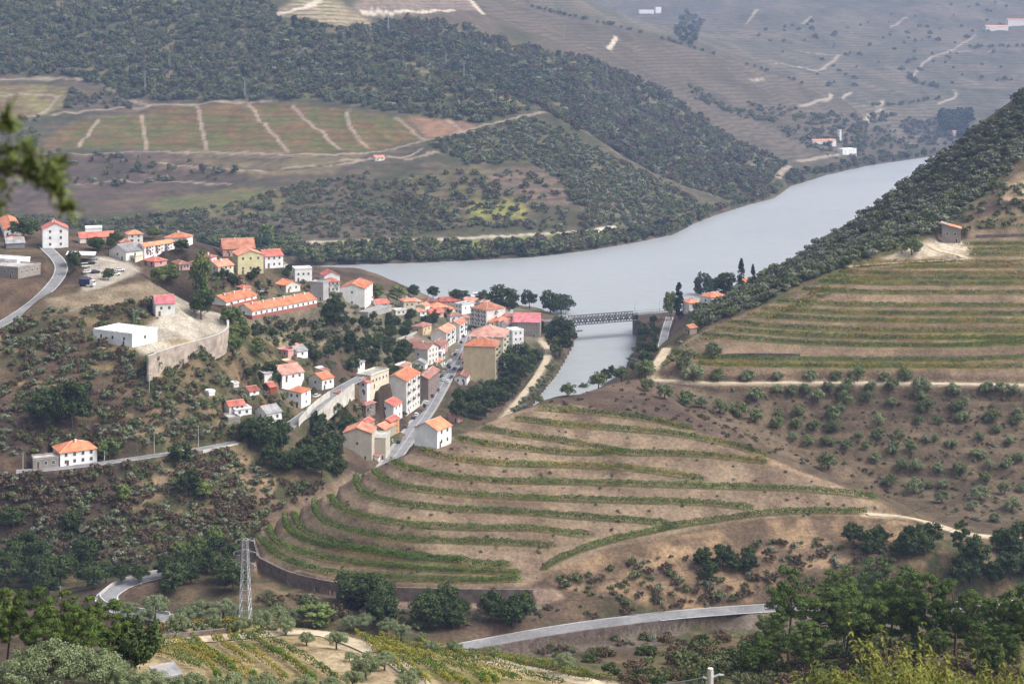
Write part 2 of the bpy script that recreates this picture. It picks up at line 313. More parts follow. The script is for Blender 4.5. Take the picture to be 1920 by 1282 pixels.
# single houses
hs_(99,113,182,875,849,60,'H','white','orange','lone white house with an orange hipped roof beside the hill road', wl=(1,2), wr=(4,2), chim=1)
hs_(59,62,110,880,863,68,'F','stone','palegrey','roofless stone annexe left of the lone white house','ruin','ruin', wr=(3,1), lenL=6)
hs_(175,248,295,651,628,30,'F','white','white','white flat roofed industrial building on the paved terrace','building','building', wl=(3,1), wr=(1,1))
hs_(286,292,328,593,569,70,'R','offwhite','pink','small house with a pink roof on the upper part of the paved terrace', wr=(2,1), lenL=11)
hs_(1312,1334,1361,578,559,50,'H','white','orange','white house with a hipped orange roof on the river slope', wl=(1,1), wr=(1,1))
hs_(1287,1292,1317,591,568,70,'H','offwhite','orange','tall cream house with a small orange roof by the front cypress', wr=(2,2), lenL=9, chim=1)
hs_(1281,1294,1307,629,616,45,'R','stone','orange','low stone house with an orange roof beside the bridge lane', wl=(1,1))
hs_(1389,1396,1421,537,529,70,'R','offwhite','orange','orange roof of a house half hidden by shrubs near the two cypresses','house', lenL=8)
hs_(1766,1801,1817,456,429,16,'S','stone','orange','stone shed with an orange roof in the yard above the terraces','shed','shed', wl=(2,1), lenR=8, rise=2.4)
hs_(697,704,722,302,296,60,'R','offwhite','orange','farmhouse with an orange roof below the far vineyard', wr=(2,1))
hs_(1570,1580,1606,290,280,60,'F','white','white','white winery buildings on the far bank','winery','winery', wr=(3,1))
hs_(1520,1524,1568,270,264,76,'R','white','salmon','long low shed beside the white winery','shed','shed', lenL=9)
hs_(1843,1849,1893,59,50,75,'R','offwhite','salmon','lower long red roofed wing of the estate at the upper right','estate','estate_house', wr=(5,1), lenL=14)
hs_(1884,1890,1935,50,38,75,'R','offwhite','salmon','upper red roofed wing of the estate at the upper right','estate','estate_house', wr=(5,1), lenL=14)
hs_(1195,1199,1226,26,19,75,'F','white','white','long white farm building high on the hazy mountain','farm','farm_building', wr=(4,1), lenL=12)
hs_(1226,1230,1240,25,14,70,'F','white','white','small white tower like farm building on the hazy mountain','farm','farm_building', lenL=9)
hs_(1785,1788,1800,256,247,70,'R','white','salmon','small white house by the far water behind the spur', lenL=9)
hs_(280,300,345,1294,1268,60,'S','stone','grey','little pale roofed hut among the near olive trees','hut','hut', rise=.3, lenL=1.9, lenR=1.7)
hs_(1840,1852,1870,1250,1244,50,'S','stone','grey','small pale roof half hidden by leaves at the lower right','hut','hut', rise=.3)

# more of the close packed houses
hs_(930,936,962,589,579,70,'H','white','salmon','white house with a salmon roof just below the biggest quay tree', wr=(2,1), lenL=9)
hs_(838,844,868,604,593,66,'H','white','dusty','pale house with a dusty roof under the flat grey green roof', wr=(2,1), lenL=8)
hs_(840,862,874,636,609,15,'R','white','salmon','white three storey house before the top of the street', wr=(3,3), lenR=15, balc=True)
hs_(898,903,930,642,622,66,'H','white','dusty','white house squeezed in above the dusty red apartment roof', wr=(3,2), lenL=9)
hs_(415,428,450,794,786,60,'F','stone','palegrey','low stone shed at the bottom of the bank left of the cluster','shed','shed')
hs_(384,392,403,742,736,50,'F','white','white','tiny white hut on the scrubby bank','hut','hut')
hs_(430,438,448,726,720,50,'F','offwhite','palegrey','small pale hut above the low red roofed house','hut','hut')
hs_(8,12,46,466,456,66,'R','dkgrey','grey','dark grey roofed house behind the modern villa', lenL=9)
hs_(14,17,34,453,446,66,'H','pink','red','small red roof behind the dark grey roofed house', lenL=8)
hs_(222,226,247,462,455,66,'H','offwhite','brown','brown roofed house between the cream one and the grey roof', lenL=9, wr=(2,1))
hs_(672,690,734,598,589,25,'F','grey','palegrey','low grey sheds right of the tall white block','shed','shed')
hs_(734,742,762,590,582,60,'F','offwhite','palegrey','low pale flat roofed house under the cream riverside house', wr=(2,1))
hs_(682,690,700,567,559,50,'H','white','red','tiny white house with a red roof behind the round green tree', wr=(1,1))
hs_(752,770,790,655,644,30,'S','stone','brown','old stone shed with a brown roof on the garden slope','shed','shed')
hs_(740,756,772,700,688,20,'S','offwhite','dusty','low pale outbuilding left of the dark gabled house','shed','shed', wl=(1,1))
hs_(590,606,618,703,694,40,'S','offwhite','dusty','small pale outbuilding above the bright orange roof','shed','shed')
hs_(486,496,510,708,700,50,'S','offwhite','grey','little grey roofed shed left of the long dusty roof','shed','shed')
hs_(908,922,938,704,688,20,'R','offwhite','brown','tall narrow pale house against the foot of the tan block', wl=(1,2), wr=(1,2), lenR=8)
hs_(880,898,912,682,668,14,'R','white','dusty','white house with a dusty roof pressed against the tan block', wl=(2,1), lenR=8)
hs_(758,767,792,573,567,68,'H','offwhite','salmon','low salmon roofed house first behind the pointed quay tree', wr=(2,1), lenL=8)
hs_(772,780,800,594,585,60,'H','white','dusty','white house with a dusty hipped roof below the small orange one', wr=(2,1), lenL=8)
hs_(800,807,832,597,588,64,'R','cream','red','cream house with a red roof on the lane behind the broad orange roof', wr=(2,1), lenL=8)
hs_(826,832,853,588,580,66,'H','white','orange','white house with an orange hipped roof left of the flat grey green roof', wr=(2,1), lenL=8)
hs_(866,873,894,571,565,68,'R','offwhite','salmon','small salmon roofed house beside the quay hedge', wr=(2,1), lenL=8)
hs_(940,947,963,602,593,66,'H','pink','red','pink house with a red hipped roof left of the big stone building', wr=(2,1), lenL=7)
hs_(944,950,974,622,608,64,'R','white','dusty','white gabled house squeezed against the big stone building', wr=(2,2), lenL=8)
hs_(698,707,730,578,570,60,'R','white','red','low white house with a red roof right of the tall white block', wr=(2,1), lenL=8)
hs_(548,558,568,656,647,40,'R','offwhite','dusty','small pale gabled house above the grey gabled one', wl=(1,1), wr=(1,1))
hs_(626,640,654,748,738,40,'H','offwhite','brown','low pale house with a brown roof just under the ramp wall', wl=(1,1), wr=(1,1))
hs_(806,818,830,700,684,20,'R','offwhite','salmon','pale house front with a salmon roof between the dark gable and the street', wr=(2,2), lenR=10)
hs_(745,757,770,765,742,16,'R','cream','red','cream house wedged beside the tall white apartment house', wr=(2,2), lenR=10)
hs_(455,468,486,742,733,50,'R','white','red','small white house with a red roof left of the dark red barn', wr=(1,1))
hs_(356,368,384,502,494,50,'H','white','brown','white house with a brown roof between the pink one and the red hipped one', wr=(2,1), wl=(1,1))
hs_(444,456,470,548,540,50,'H','offwhite','red','low house with a red roof under the pale yellow apartment house', wr=(1,1), wl=(1,1))
# ------------------------------------------------------------------ river, terraces, roughness of the ground
V = V0+(CZ-Z)*F/YS[:,None]; UU = np.repeat(US[None], NY, 0)
douro = [pw(u, YZ(v, 0)) for u, v in FB]+[(1500,3600),(3500,3600)]+[pw(u, y) for u, y in ((1850,2800),(1780,2200),(1700,1750),(1600,1450),(1500,1250),(1420,1150),(1330,1095),(1200,1062),(1195,1000),(1190,950),(1170,900),(1130,862),(1080,830),(1020,800),(960,765),(900,728),(870,712),(860,718),
  (880,735),(930,765),(985,800),(1002,848),(1022,880),(1040,910),(1056,950),(1072,1000),(1080,1050),(1060,1090),(1000,1140),(900,1165),(800,1175),(700,1190),(560,1180),(300,1180),(0,1180),(-500,1180))]
sel = (YS > 520) & (YS < 3700)
i0, i1 = np.where(sel)[0][[0,-1]]
zs = Z[i0:i1+1]; xs = X[i0:i1+1]; ys = Y[i0:i1+1]
ins = in_poly(xs, ys, douro)
D = np.full(xs.shape, 1e9)
for a, b in zip(douro, douro[1:]+douro[:1]):
    lo, hi = min(a[1],b[1])-60, max(a[1],b[1])+60
    r0, r1 = np.searchsorted(YS[i0:i1+1], [lo, hi])
    if r1 > r0:
        d, _ = seg_dist(xs[r0:r1], ys[r0:r1], a, b); D[r0:r1] = np.minimum(D[r0:r1], d)
zs[ins] = np.minimum(zs[ins], -.4-.12*np.minimum(D[ins], 30))
o = ~ins; zs[o] = np.maximum(zs[o], .5+np.minimum(D[o]*.35, 2.5)); Z[i0:i1+1] = zs
RIV = np.zeros(Z.shape, bool); RIV[i0:i1+1] = ins

MIDP = [(478,1012),(500,975),(560,930),(640,895),(700,868),(780,835),(850,808),(920,780),(1000,757),(1090,760),(1200,785),(1330,815),(1450,868),(1560,905),(1660,945),(1640,972),(1513,968),(1440,972),(1347,987),(1273,1000),(1140,1030),(1040,1075),(985,1100),(860,1102),(740,1100),(620,1090),(540,1072),(492,1048)]
RGTP = [(1235,700),(1250,670),(1305,626),(1360,603),(1420,578),(1480,551),(1540,520),(1600,495),(1645,485),(1700,484),(1820,455),(2100,450),(2100,714),(1760,708),(1400,706)]
def region(poly, y0, y1, Vf=None):
    m = np.zeros(Z.shape, bool); a, b = np.searchsorted(YS, [y0, y1])
    m[a:b] = in_poly(UU[a:b], (V if Vf is None else Vf)[a:b], poly); return m
def blur(m, k=3):
    m = m.astype(float)
    for _ in range(k):
        m[1:-1] = (m[:-2]+2*m[1:-1]+m[2:])/4; m[:,1:-1] = (m[:,:-2]+2*m[:,1:-1]+m[:,2:])/4
    return m
mMID = region(MIDP, 470, 660); mRGT = region(RGTP, 630, 770)
def terrace(zz, lv, flat=.38):
    lv = np.array(lv); k = np.clip(np.searchsorted(lv, zz)-1, 0, len(lv)-2)
    h = lv[k+1]-lv[k]; f = np.clip((zz-lv[k])/h, 0, 1)
    g = np.where(f < flat, f/flat*.1, .1+.9*sstep(flat-.08, 1.02, f)*1.0)
    return np.where((zz < lv[0]) | (zz > lv[-1]), zz, lv[k]+h*np.clip(g, 0, 1))
w = blur(mMID); w2 = blur(mRGT)
mORC = region([(1235,725),(1920,725),(2100,730),(2100,1010),(1920,1005),(1780,985),(1640,925),(1500,885),(1400,830),(1290,775)], 500, 645)
w3 = blur(mORC)
zz = Z+fbm(X/25, Y/25, 2, 91)*1.2; Z = Z*(1-w3)+w3*terrace(zz, np.arange(10, 64, 3.2), .55)
# low old terraces on the left hill and on the far lower slopes
mLFT = region([(-400,640),(170,600),(280,690),(440,650),(520,760),(420,830),(-400,880)], 560, 760)
w4 = blur(mLFT)*.75; zz = Z+fbm(X/30, Y/30, 3, 12)*2.5; Z = Z*(1-w4)+w4*terrace(zz, np.arange(20, 100, 3.0), .5)
wild = 1-np.clip(w+w2+.6*w3, 0, 1)*.85
wild = np.where(RIV, 0, wild)*np.clip((Y-20)/60, 0, 1)
Z += wild*(fbm(X/9, Y/9, 3, 3)*.8+fbm(X/45, Y/45, 3, 5)*np.where(Y > 1300, 7, 1.6)*np.clip((Z-3)/25, 0, 1))
Z += (1-wild)*fbm(X/2.2, Y/2.2, 2, 8)*.12*(~RIV)
vis = Vis()

# ------------------------------------------------------------------ roads and tracks
def smooth(pts, it=4):
    p = np.array(pts, float)
    for _ in range(it): p[1:-1] = (p[:-2]+2*p[1:-1]+p[2:])/4
    return p
def trace(uv, zs=None, n=6, it=5):
    """photo polyline -> world polyline on the ground (or at the given heights)"""
    q = []
    for i in range(len(uv)-1):
        for t in np.linspace(0, 1, n, endpoint=False):
            q.append([uv[i][k]+(uv[i+1][k]-uv[i][k])*t for k in range(2)]+([zs[i]+(zs[i+1]-zs[i])*t] if zs is not None else []))
    q.append(list(uv[-1])+([zs[-1]] if zs is not None else []))
    q = np.array(q)
    if zs is not None:
        y = YZ(q[:,1], q[:,2]); x = (q[:,0]-U0)/F*y; p = np.stack([x, y, q[:,2]], 1)
    else:
        x, y = vis(q[:,0], q[:,1]); p = np.stack([x, y, ground(x, y)], 1)
    return smooth(p, it)
def flatten(p, hw, blend):
    global Z
    a, b = np.searchsorted(YS, [p[:,1].min()-hw-blend, p[:,1].max()+hw+blend]); uu = p[:,0]/p[:,1]*F+U0; mg = (hw+blend)*F/p[:,1].min()+8
    c, d = np.searchsorted(US, [uu.min()-mg, uu.max()+mg])
    if b <= a or d <= c: return
    D, T = line_dist(X[a:b,c:d], Y[a:b,c:d], p)
    w = 1-sstep(hw, hw+blend, D)
    Z[a:b,c:d] = Z[a:b,c:d]*(1-w)+(T-.12)*w
ROADS = []
def road(name, uv, hw, zs=None, kind='asphalt', blend=3., it=5, verge=0):
    p = trace(uv, zs, it=it); flatten(p, hw+.6, blend); ROADS.append((name, p, hw, kind, verge))
road('street', [(722,880),(735,862),(750,842),(775,805),(800,772),(824,730),(838,704),(850,684),(862,664),(870,648),(876,632),(882,612)], 5.2, [8]*12, 'street', 2.5)
road('valley_road', [(820,1222),(880,1211),(1000,1188),(1100,1172),(1250,1153),(1430,1139),(1560,1137),(1700,1137),(1900,1132),(2100,1128)], 3.6, [18,18,18,18,18.5,19,18.5,18,17,17], 'asphalt', 4)
road('bend_road', [(330,1160),(250,1150),(208,1136),(196,1119),(222,1100),(262,1086),(300,1077),(350,1066)], 3.6, [17,17,17.5,18,18.4,18.8,19,19.4], 'asphalt', 4)
road('hill_road', [(30,884),(90,880),(180,870),(300,853),(380,841),(446,829)], 2.6, [34]*6, 'asphalt', 2.5)
road('upper_road', [(-60,636),(0,610),(50,578),(90,545),(112,518),(116,500),(108,485),(92,470),(84,462)], 3.0, [72,72,75.5,81,84,86.5,88.5,88.5,88], 'asphalt', 3)
road('ramp_road', [(540,800),(566,782),(600,756),(640,727),(680,706)], 3.2, [27,28,30,32,33.5], 'asphalt', 2)
road('riverside_track', [(1016,640),(1028,655),(1026,672),(1012,698),(990,728),(965,760),(940,790)], 1.7, [5.5]*7, 'dirt', 2)
road('bridge_lane', [(1238,668),(1243,640),(1250,612),(1256,594)], 2.5, [13,13,13.5,14.2], 'asphalt', 2)
road('grove_track', [(1215,712),(1250,713),(1320,718),(1400,718),(1500,717),(1600,717),(1760,719),(1920,722),(2080,724)], 2.0, [54]*9, 'dirt', 2)
road('saddle_track', [(1251,652),(1240,672),(1222,694),(1216,708)], 1.8, None, 'dirt', 2)
road('gully_track', [(1627,964),(1700,968),(1760,985),(1800,1000),(1900,1010),(2000,1013)], 1.8, None, 'dirt', 2)
road('terrace_track', [(1600,499),(1650,495),(1720,491),(1775,489),(1812,485),(1800,478),(1770,474),(1752,466),(1740,456)], 1.8, None, 'dirt', 2)
road('olive_track', [(280,1206),(340,1201),(400,1197),(470,1190),(560,1184),(620,1190),(660,1204),(700,1222)], 1.3, None, 'dirt', 1.5)
road('vine_track', [(740,1240),(770,1262),(800,1290)], 1.2, None, 'dirt', 1.5)
road('spur_track', [(900,1232),(960,1248),(1020,1262),(1080,1274),(1140,1284)], 1.5, None, 'dirt', 1.5)
vis = Vis()
def cut_front(uv, zs, drop, reach=14., taper=0):
    """the ground drops in front of a retaining wall"""
    y = YZ(np.array([b for a, b in uv]), np.array(zs)); uu = np.array([a for a, b in uv]); a, b = np.searchsorted(YS, [y.min()-reach-12, y.max()+1]); c, d = np.searchsorted(US, [uu[0], uu[-1]+.1])
    yw = np.interp(US[c:d], uu, y)[None]; zw = np.interp(US[c:d], uu, np.array(zs))[None]; k = yw-Y[a:b,c:d]; zz = Z[a:b,c:d]
    tp = np.minimum(1, np.minimum(US[c:d]-uu[0], uu[-1]-US[c:d])/(.14*(uu[-1]-uu[0])))[None] if taper else 1.
    tgt = np.minimum(zz, np.where(tp < 1, zz*(1-tp)+(zw-drop)*tp, zw-drop) if taper else zw-drop); w_ = np.where(k < -.1, 0, 1-sstep(reach, reach+12, k)); Z[a:b,c:d] = zz*(1-w_)+tgt*w_
cut_front([(484,1046),(540,1073),(620,1092),(740,1102),(860,1105),(1002,1106)], [24]*6, 3.9, 9)
cut_front([(880,1222),(1000,1200),(1100,1184),(1250,1165),(1400,1152)], [18]*5, 3.2, 16, 1)
vis = Vis()
# level ground under every house
def geom(u0, u1, u2, vb, ve, a, *r, lenL=None, lenR=None, lift=0, **k):
    x, y = vis(u1, vb); x, y = float(x[0]), float(y[0]); z = CZ-(vb-V0)/F*y if lift else float(ground(x, y)); ar = R(a); k0, k2 = (u0-U0)/F, (u2-U0)/F
    LL = lenL or min(60, max(2.2, (x-k0*y)/(math.cos(ar)+k0*math.sin(ar)))); dn = math.sin(ar)-k2*math.cos(ar)
    LR = lenR or (min(60, max(2.2, (k2*y-x)/dn)) if dn > .03 else 8)
    return x, y, z, math.atan2(math.cos(ar), math.sin(ar)), LR, LL, (vb-ve)*y/F
HG = [geom(*a, **k) for a, k in HL]
for (x, y, z, rz, LR, LL, h), (a_, k_) in sorted(zip(HG, HL), key=lambda t: -t[0][1]):
    if k_.get('root') is not None: continue
    a, b = np.searchsorted(YS, [y-LR-LL-8, y+LR+LL+8]); uu = x/y*F+U0; mg = (LR+LL+8)*F/y; c, d = np.searchsorted(US, [uu-mg, uu+mg])
    xx, yy = X[a:b,c:d]-x, Y[a:b,c:d]-y; cs, sn = math.cos(-rz), math.sin(-rz); p, q = xx*cs-yy*sn, xx*sn+yy*cs
    D = np.hypot(np.maximum(np.maximum(-p, p-LR), 0), np.maximum(np.maximum(-q, q-LL), 0)); w_ = 1-sstep(.6, 3.5, D); Z[a:b,c:d] = Z[a:b,c:d]*(1-w_)+(z-.06)*w_
vis = Vis()
# every vine row stands on a narrow level bench cut into its slope
def dense(pl, step=4.):
    pl = np.array(pl, float); d = np.concatenate([[0], np.cumsum(np.hypot(*np.diff(pl, axis=0).T))]); t = np.arange(0, d[-1], step)
    return smooth(np.stack([np.interp(t, d, pl[:,0]), np.interp(t, d, pl[:,1])], 1), 6)
def bench(pl, step, hw, blend, it=8):
    x, y = vis(*dense(pl, step).T); p = smooth(np.stack([x, y, ground(x, y)], 1), it); p[:,2] -= .1; return p
BM = [bench(pl, 5, .9, 1.4) for z, pl in MID]+[bench(RAMP, 5, .9, 1.4)]
BR = [bench(pl, 6, .9, 1.4) for z, pl in RIGHT]
for p in BM: flatten(p, 1.2, 1.2)
for p in BR: flatten(p, 1.3, 1.2)
vis = Vis()
V = vis.V
# ------------------------------------------------------------------ materials
def newmat(name):
    m = bpy.data.materials.new(name); m.use_nodes = True
    nt = m.node_tree; b = nt.nodes['Principled BSDF']; b.inputs['Roughness'].default_value = .85
    b.inputs['Specular IOR Level'].default_value = .25
    return m, nt, b
def N(nt, t, **k):
    n = nt.nodes.new(t)
    for a, v in k.items(): setattr(n, a, v)
    return n
def noise_mul(nt, src, scale, lo, hi, coord='Object', detail=4):
    """multiply a colour by a noise between lo and hi"""
    tc = N(nt, 'ShaderNodeTexCoord'); nz = N(nt, 'ShaderNodeTexNoise'); nz.inputs['Scale'].default_value = scale; nz.inputs['Detail'].default_value = detail
    nt.links.new(tc.outputs[coord], nz.inputs['Vector'])
    mr = N(nt, 'ShaderNodeMapRange'); mr.inputs['From Min'].default_value = .3; mr.inputs['From Max'].default_value = .7
    mr.inputs['To Min'].default_value = lo; mr.inputs['To Max'].default_value = hi
    nt.links.new(nz.outputs['Fac'], mr.inputs['Value'])
    mx = N(nt, 'ShaderNodeVectorMath', operation='SCALE')
    nt.links.new(src, mx.inputs[0]); nt.links.new(mr.outputs['Result'], mx.inputs['Scale'])
    return mx.outputs['Vector']
MATS = {}
def mat(name, rgb, rough=.85, var=.25, scale=.6, spec=.25, metal=0, bump=0, bscale=3, rnd=0):
    if name in MATS: return MATS[name]
    m, nt, b = newmat(name)
    c = N(nt, 'ShaderNodeRGB'); c.outputs[0].default_value = (*rgb, 1); s = c.outputs[0]
    if rnd:                                                   # a little difference from one object to the next
        oi = N(nt, 'ShaderNodeObjectInfo'); mr = N(nt, 'ShaderNodeMapRange'); mr.inputs['To Min'].default_value = 1-rnd; mr.inputs['To Max'].default_value = 1+rnd
        nt.links.new(oi.outputs['Random'], mr.inputs['Value']); mx = N(nt, 'ShaderNodeVectorMath', operation='SCALE')
        nt.links.new(s, mx.inputs[0]); nt.links.new(mr.outputs['Result'], mx.inputs['Scale']); s = mx.outputs['Vector']
    if var:
        s = noise_mul(nt, s, scale, 1-var, 1+var); s = noise_mul(nt, s, scale*7, 1-var*.6, 1+var*.6)
    nt.links.new(s, b.inputs['Base Color']); b.inputs['Roughness'].default_value = rough
    b.inputs['Specular IOR Level'].default_value = spec; b.inputs['Metallic'].default_value = metal
    if bump:
        tc = N(nt, 'ShaderNodeTexCoord'); nz = N(nt, 'ShaderNodeTexNoise'); nz.inputs['Scale'].default_value = bscale; nz.inputs['Detail'].default_value = 5
        bp = N(nt, 'ShaderNodeBump'); bp.inputs['Strength'].default_value = bump; bp.inputs['Distance'].default_value = .3
        nt.links.new(tc.outputs['Object'], nz.inputs['Vector']); nt.links.new(nz.outputs['Fac'], bp.inputs['Height']); nt.links.new(bp.outputs['Normal'], b.inputs['Normal'])
    MATS[name] = m; return m
def foliage(name, a, b_, rnd=.3, sub=0):
    """leaf colour running between two greens from clump to clump and from tree to tree"""
    if name in MATS: return MATS[name]
    m, nt, b = newmat(name)
    oi = N(nt, 'ShaderNodeObjectInfo'); tc = N(nt, 'ShaderNodeTexCoord'); nz = N(nt, 'ShaderNodeTexNoise'); nz.inputs['Scale'].default_value = .55; nz.inputs['Detail'].default_value = 3
    ge = N(nt, 'ShaderNodeNewGeometry')
    nt.links.new(tc.outputs['Object'], nz.inputs['Vector'])
    ad = N(nt, 'ShaderNodeMath', operation='ADD'); nt.links.new(nz.outputs['Fac'], ad.inputs[0]); nt.links.new(oi.outputs['Random'], ad.inputs[1])
    ad2 = N(nt, 'ShaderNodeMath', operation='ADD'); nt.links.new(ad.outputs[0], ad2.inputs[0]); nt.links.new(ge.outputs['Random Per Island'], ad2.inputs[1])
    mr = N(nt, 'ShaderNodeMapRange'); mr.inputs['From Min'].default_value = .5; mr.inputs['From Max'].default_value = 2.4
    nt.links.new(ad2.outputs[0], mr.inputs['Value'])
    mx = N(nt, 'ShaderNodeMix', data_type='RGBA'); mx.inputs['A'].default_value = (*a, 1); mx.inputs['B'].default_value = (*b_, 1)
    nt.links.new(mr.outputs['Result'], mx.inputs['Factor']); nt.links.new(mx.outputs['Result'], b.inputs['Base Color'])
    b.inputs['Roughness'].default_value = .7; b.inputs['Specular IOR Level'].default_value = .2
    MATS[name] = m; return m

# ------------------------------------------------------------------ ground colours by region (soil, grass, paving)
COL = np.zeros(Z.shape+(3,)); STR = np.zeros(Z.shape); 
n1 = fbm(X/18, Y/18, 4, 21); n2 = fbm(X/60, Y/60, 4, 22); n3 = fbm(X/5, Y/5, 3, 23)
def lerp(a, b, t): return np.array(a)*(1-t[...,None])+np.array(b)*t[...,None]
BROWN, DKBROWN, DRYG, OLIVEG = (.09,.062,.043), (.05,.037,.027), (.13,.095,.055), (.055,.058,.026)
COL[:] = lerp(BROWN, DKBROWN, sstep(-.3,.4,n1)); t = sstep(.0,.45,n2); COL = COL*(1-t[...,None])+lerp(OLIVEG, DRYG, sstep(-.2,.3,n3))*t[...,None]
far = sstep(1300, 1450, Y)
COL = COL*(1-far[...,None])+lerp((.058,.056,.03), (.095,.073,.052), sstep(-.25,.35,n2+.4*n1))*far[...,None]
STR[:] = .8*sstep(1400, 1500, Y)*(1-sstep(120, 170, Z))
def paint(poly, y0, y1, a, b, nz=None, str_=0, soft=2):
    global COL
    m = blur(region(poly, y0, y1, V), soft) if soft else region(poly, y0, y1, V).astype(float)
    t = sstep(-.35,.35, n1 if nz is None else nz)
    COL = COL*(1-m[...,None])+lerp(a, b, t)*m[...,None]
    STR[:] = STR*(1-m)+str_*m
TAN, TAN2 = (.205,.152,.103), (.13,.093,.066)
# far slopes: brown terraced vineyards (C), far vineyards (D)
paint([(880,-60),(900,20),(1010,70),(1130,130),(1230,190),(1310,240),(1400,290),(1480,310),(1560,300),(1640,285),(1640,200),(1560,178),(1500,153),(1400,118),(1280,83),(1240,70),(1100,43),(1000,18),(930,-60)], 2200, 3050, (.115,.09,.066), (.08,.064,.047), n2, 1.)
paint([(1000,-200),(2400,-200),(2400,300),(1640,290),(1560,180),(1400,110),(1280,70),(1000,20)], 2890, 5600, (.135,.112,.08), (.085,.08,.053), n2, .9)
paint([(500,28),(600,-20),(660,20),(720,55),(640,48),(560,36)], 2000, 2400, (.27,.23,.14), (.22,.17,.11), n1, .8)
paint([(655,22),(700,-40),(850,-40),(900,20),(860,18),(760,26)], 2150, 2600, (.2,.15,.12), (.16,.125,.1), n1, .5)
WG, WG2 = (.07,.08,.036), (.14,.115,.065)
paint([(-400,-200),(500,-60),(520,30),(640,55),(760,98),(900,152),(1000,205),(900,232),(760,215),(600,188),(300,190),(240,180),(120,140),(-400,140)], 1700, 2600, WG, WG2, n1, .6)
paint([(640,60),(760,35),(870,50),(980,90),(1110,110),(1250,175),(1380,265),(1480,310),(1440,355),(1330,400),(1280,355),(1140,280),(1020,205),(900,148)], 1850, 2700, WG, WG2, n1, .6)
paint([(800,270),(1000,222),(1140,290),(1290,365),(1330,400),(1250,435),(1120,420),(1000,300),(880,310)], 1450, 2000, WG, WG2, n1, .6)
# vineyard on the bench across the river
paint([(70,290),(95,250),(150,225),(270,212),(300,200),(420,193),(560,195),(660,207),(760,222),(790,262),(700,282),(560,290),(400,284),(270,280),(140,276)], 1680, 1990, (.095,.095,.026), (.135,.085,.036), n1, .5)
paint([(760,218),(860,225),(900,238),(850,255),(800,262)], 1720, 1900, (.24,.14,.085), (.17,.11,.07), n1)
paint([(-200,160),(60,158),(130,165),(120,200),(70,222),(-200,225)], 1850, 2080, (.17,.15,.06), (.15,.11,.055), n1, .4)
paint([(-300,300),(120,290),(400,290),(700,292),(640,330),(480,345),(440,380),(200,400),(-300,410)], 1500, 1790, (.11,.075,.055), (.065,.05,.04), n2*.5+n1*.6, .6)
paint([(330,280),(690,290),(620,325),(480,335),(420,315),(340,305)], 1600, 1800, (.15,.12,.065), (.125,.095,.058), n1, .4)
paint([(260,380),(450,350),(560,360),(520,400),(340,412)], 1500, 1700, (.085,.10,.038), (.12,.10,.05), n1)
paint([(760,330),(900,310),(1000,330),(1020,400),(960,425),(830,425),(740,390)], 1480, 1760, (.11,.10,.04), (.09,.07,.045), n1, .7)
paint([(870,385),(950,372),(990,390),(985,410),(890,412)], 1480, 1640, (.21,.2,.05), (.15,.15,.05), n3)
paint([(880,325),(1000,312),(1120,330),(1200,380),(1160,400),(1000,380)], 1500, 1800, (.15,.105,.075), (.11,.08,.06), n1, .8)
paint([(540,455),(760,447),(1120,432),(1130,446),(900,462),(560,475)], 1390, 1520, (.14,.15,.05), (.12,.10,.065), n1)
# round vineyard hill
paint(MIDP, 470, 660, TAN, TAN2, n1*.7+n3*.5)
paint([(1010,1078),(1140,1034),(1273,1004),(1440,975),(1640,968),(1760,988),(1700,1030),(1560,1060),(1480,1090),(1440,1130),(1250,1145),(1160,1120),(1060,1105)], 470, 560, (.235,.16,.095), (.10,.07,.048), n1*.6+n3*.7)
paint([(1010,755),(1230,700),(1300,745),(1420,815),(1560,890),(1500,885),(1330,813),(1200,783),(1090,758)], 500, 660, (.12,.082,.06), (.07,.05,.038), n1)
paint([(1330,830),(1420,850),(1560,905),(1660,950),(1720,985),(1640,945),(1450,870)], 500, 600, (.26,.18,.12), (.2,.14,.09), n3)
# right terraces, orchard
paint(RGTP, 630, 770, (.20,.142,.093), (.135,.096,.064), n1)
paint([(1235,725),(2100,728),(2100,1008),(1780,985),(1640,925),(1500,885),(1400,830),(1290,775)], 500, 645, (.075,.056,.038), (.115,.085,.056), n1*.7+n3*.5)
paint([(1740,440),(1820,450),(1822,490),(1760,480),(1640,498),(1600,500),(1690,470)], 660, 770, (.42,.36,.27), (.3,.24,.17), n3)
paint([(1800,420),(1900,390),(2100,380),(2100,450),(1820,452)], 700, 790, (.12,.095,.06), (.17,.125,.08), n3)
paint([(1860,340),(1920,320),(1990,330),(1990,385),(1880,375)], 740, 820, (.36,.28,.18), (.25,.18,.11), n3)
paint([(1290,640),(1640,490),(1760,440),(1920,320),(2100,150),(2100,-50),(1920,170),(1780,285),(1640,390),(1500,480),(1340,560)], 690, 1000, (.075,.075,.035), (.11,.085,.05), n1)
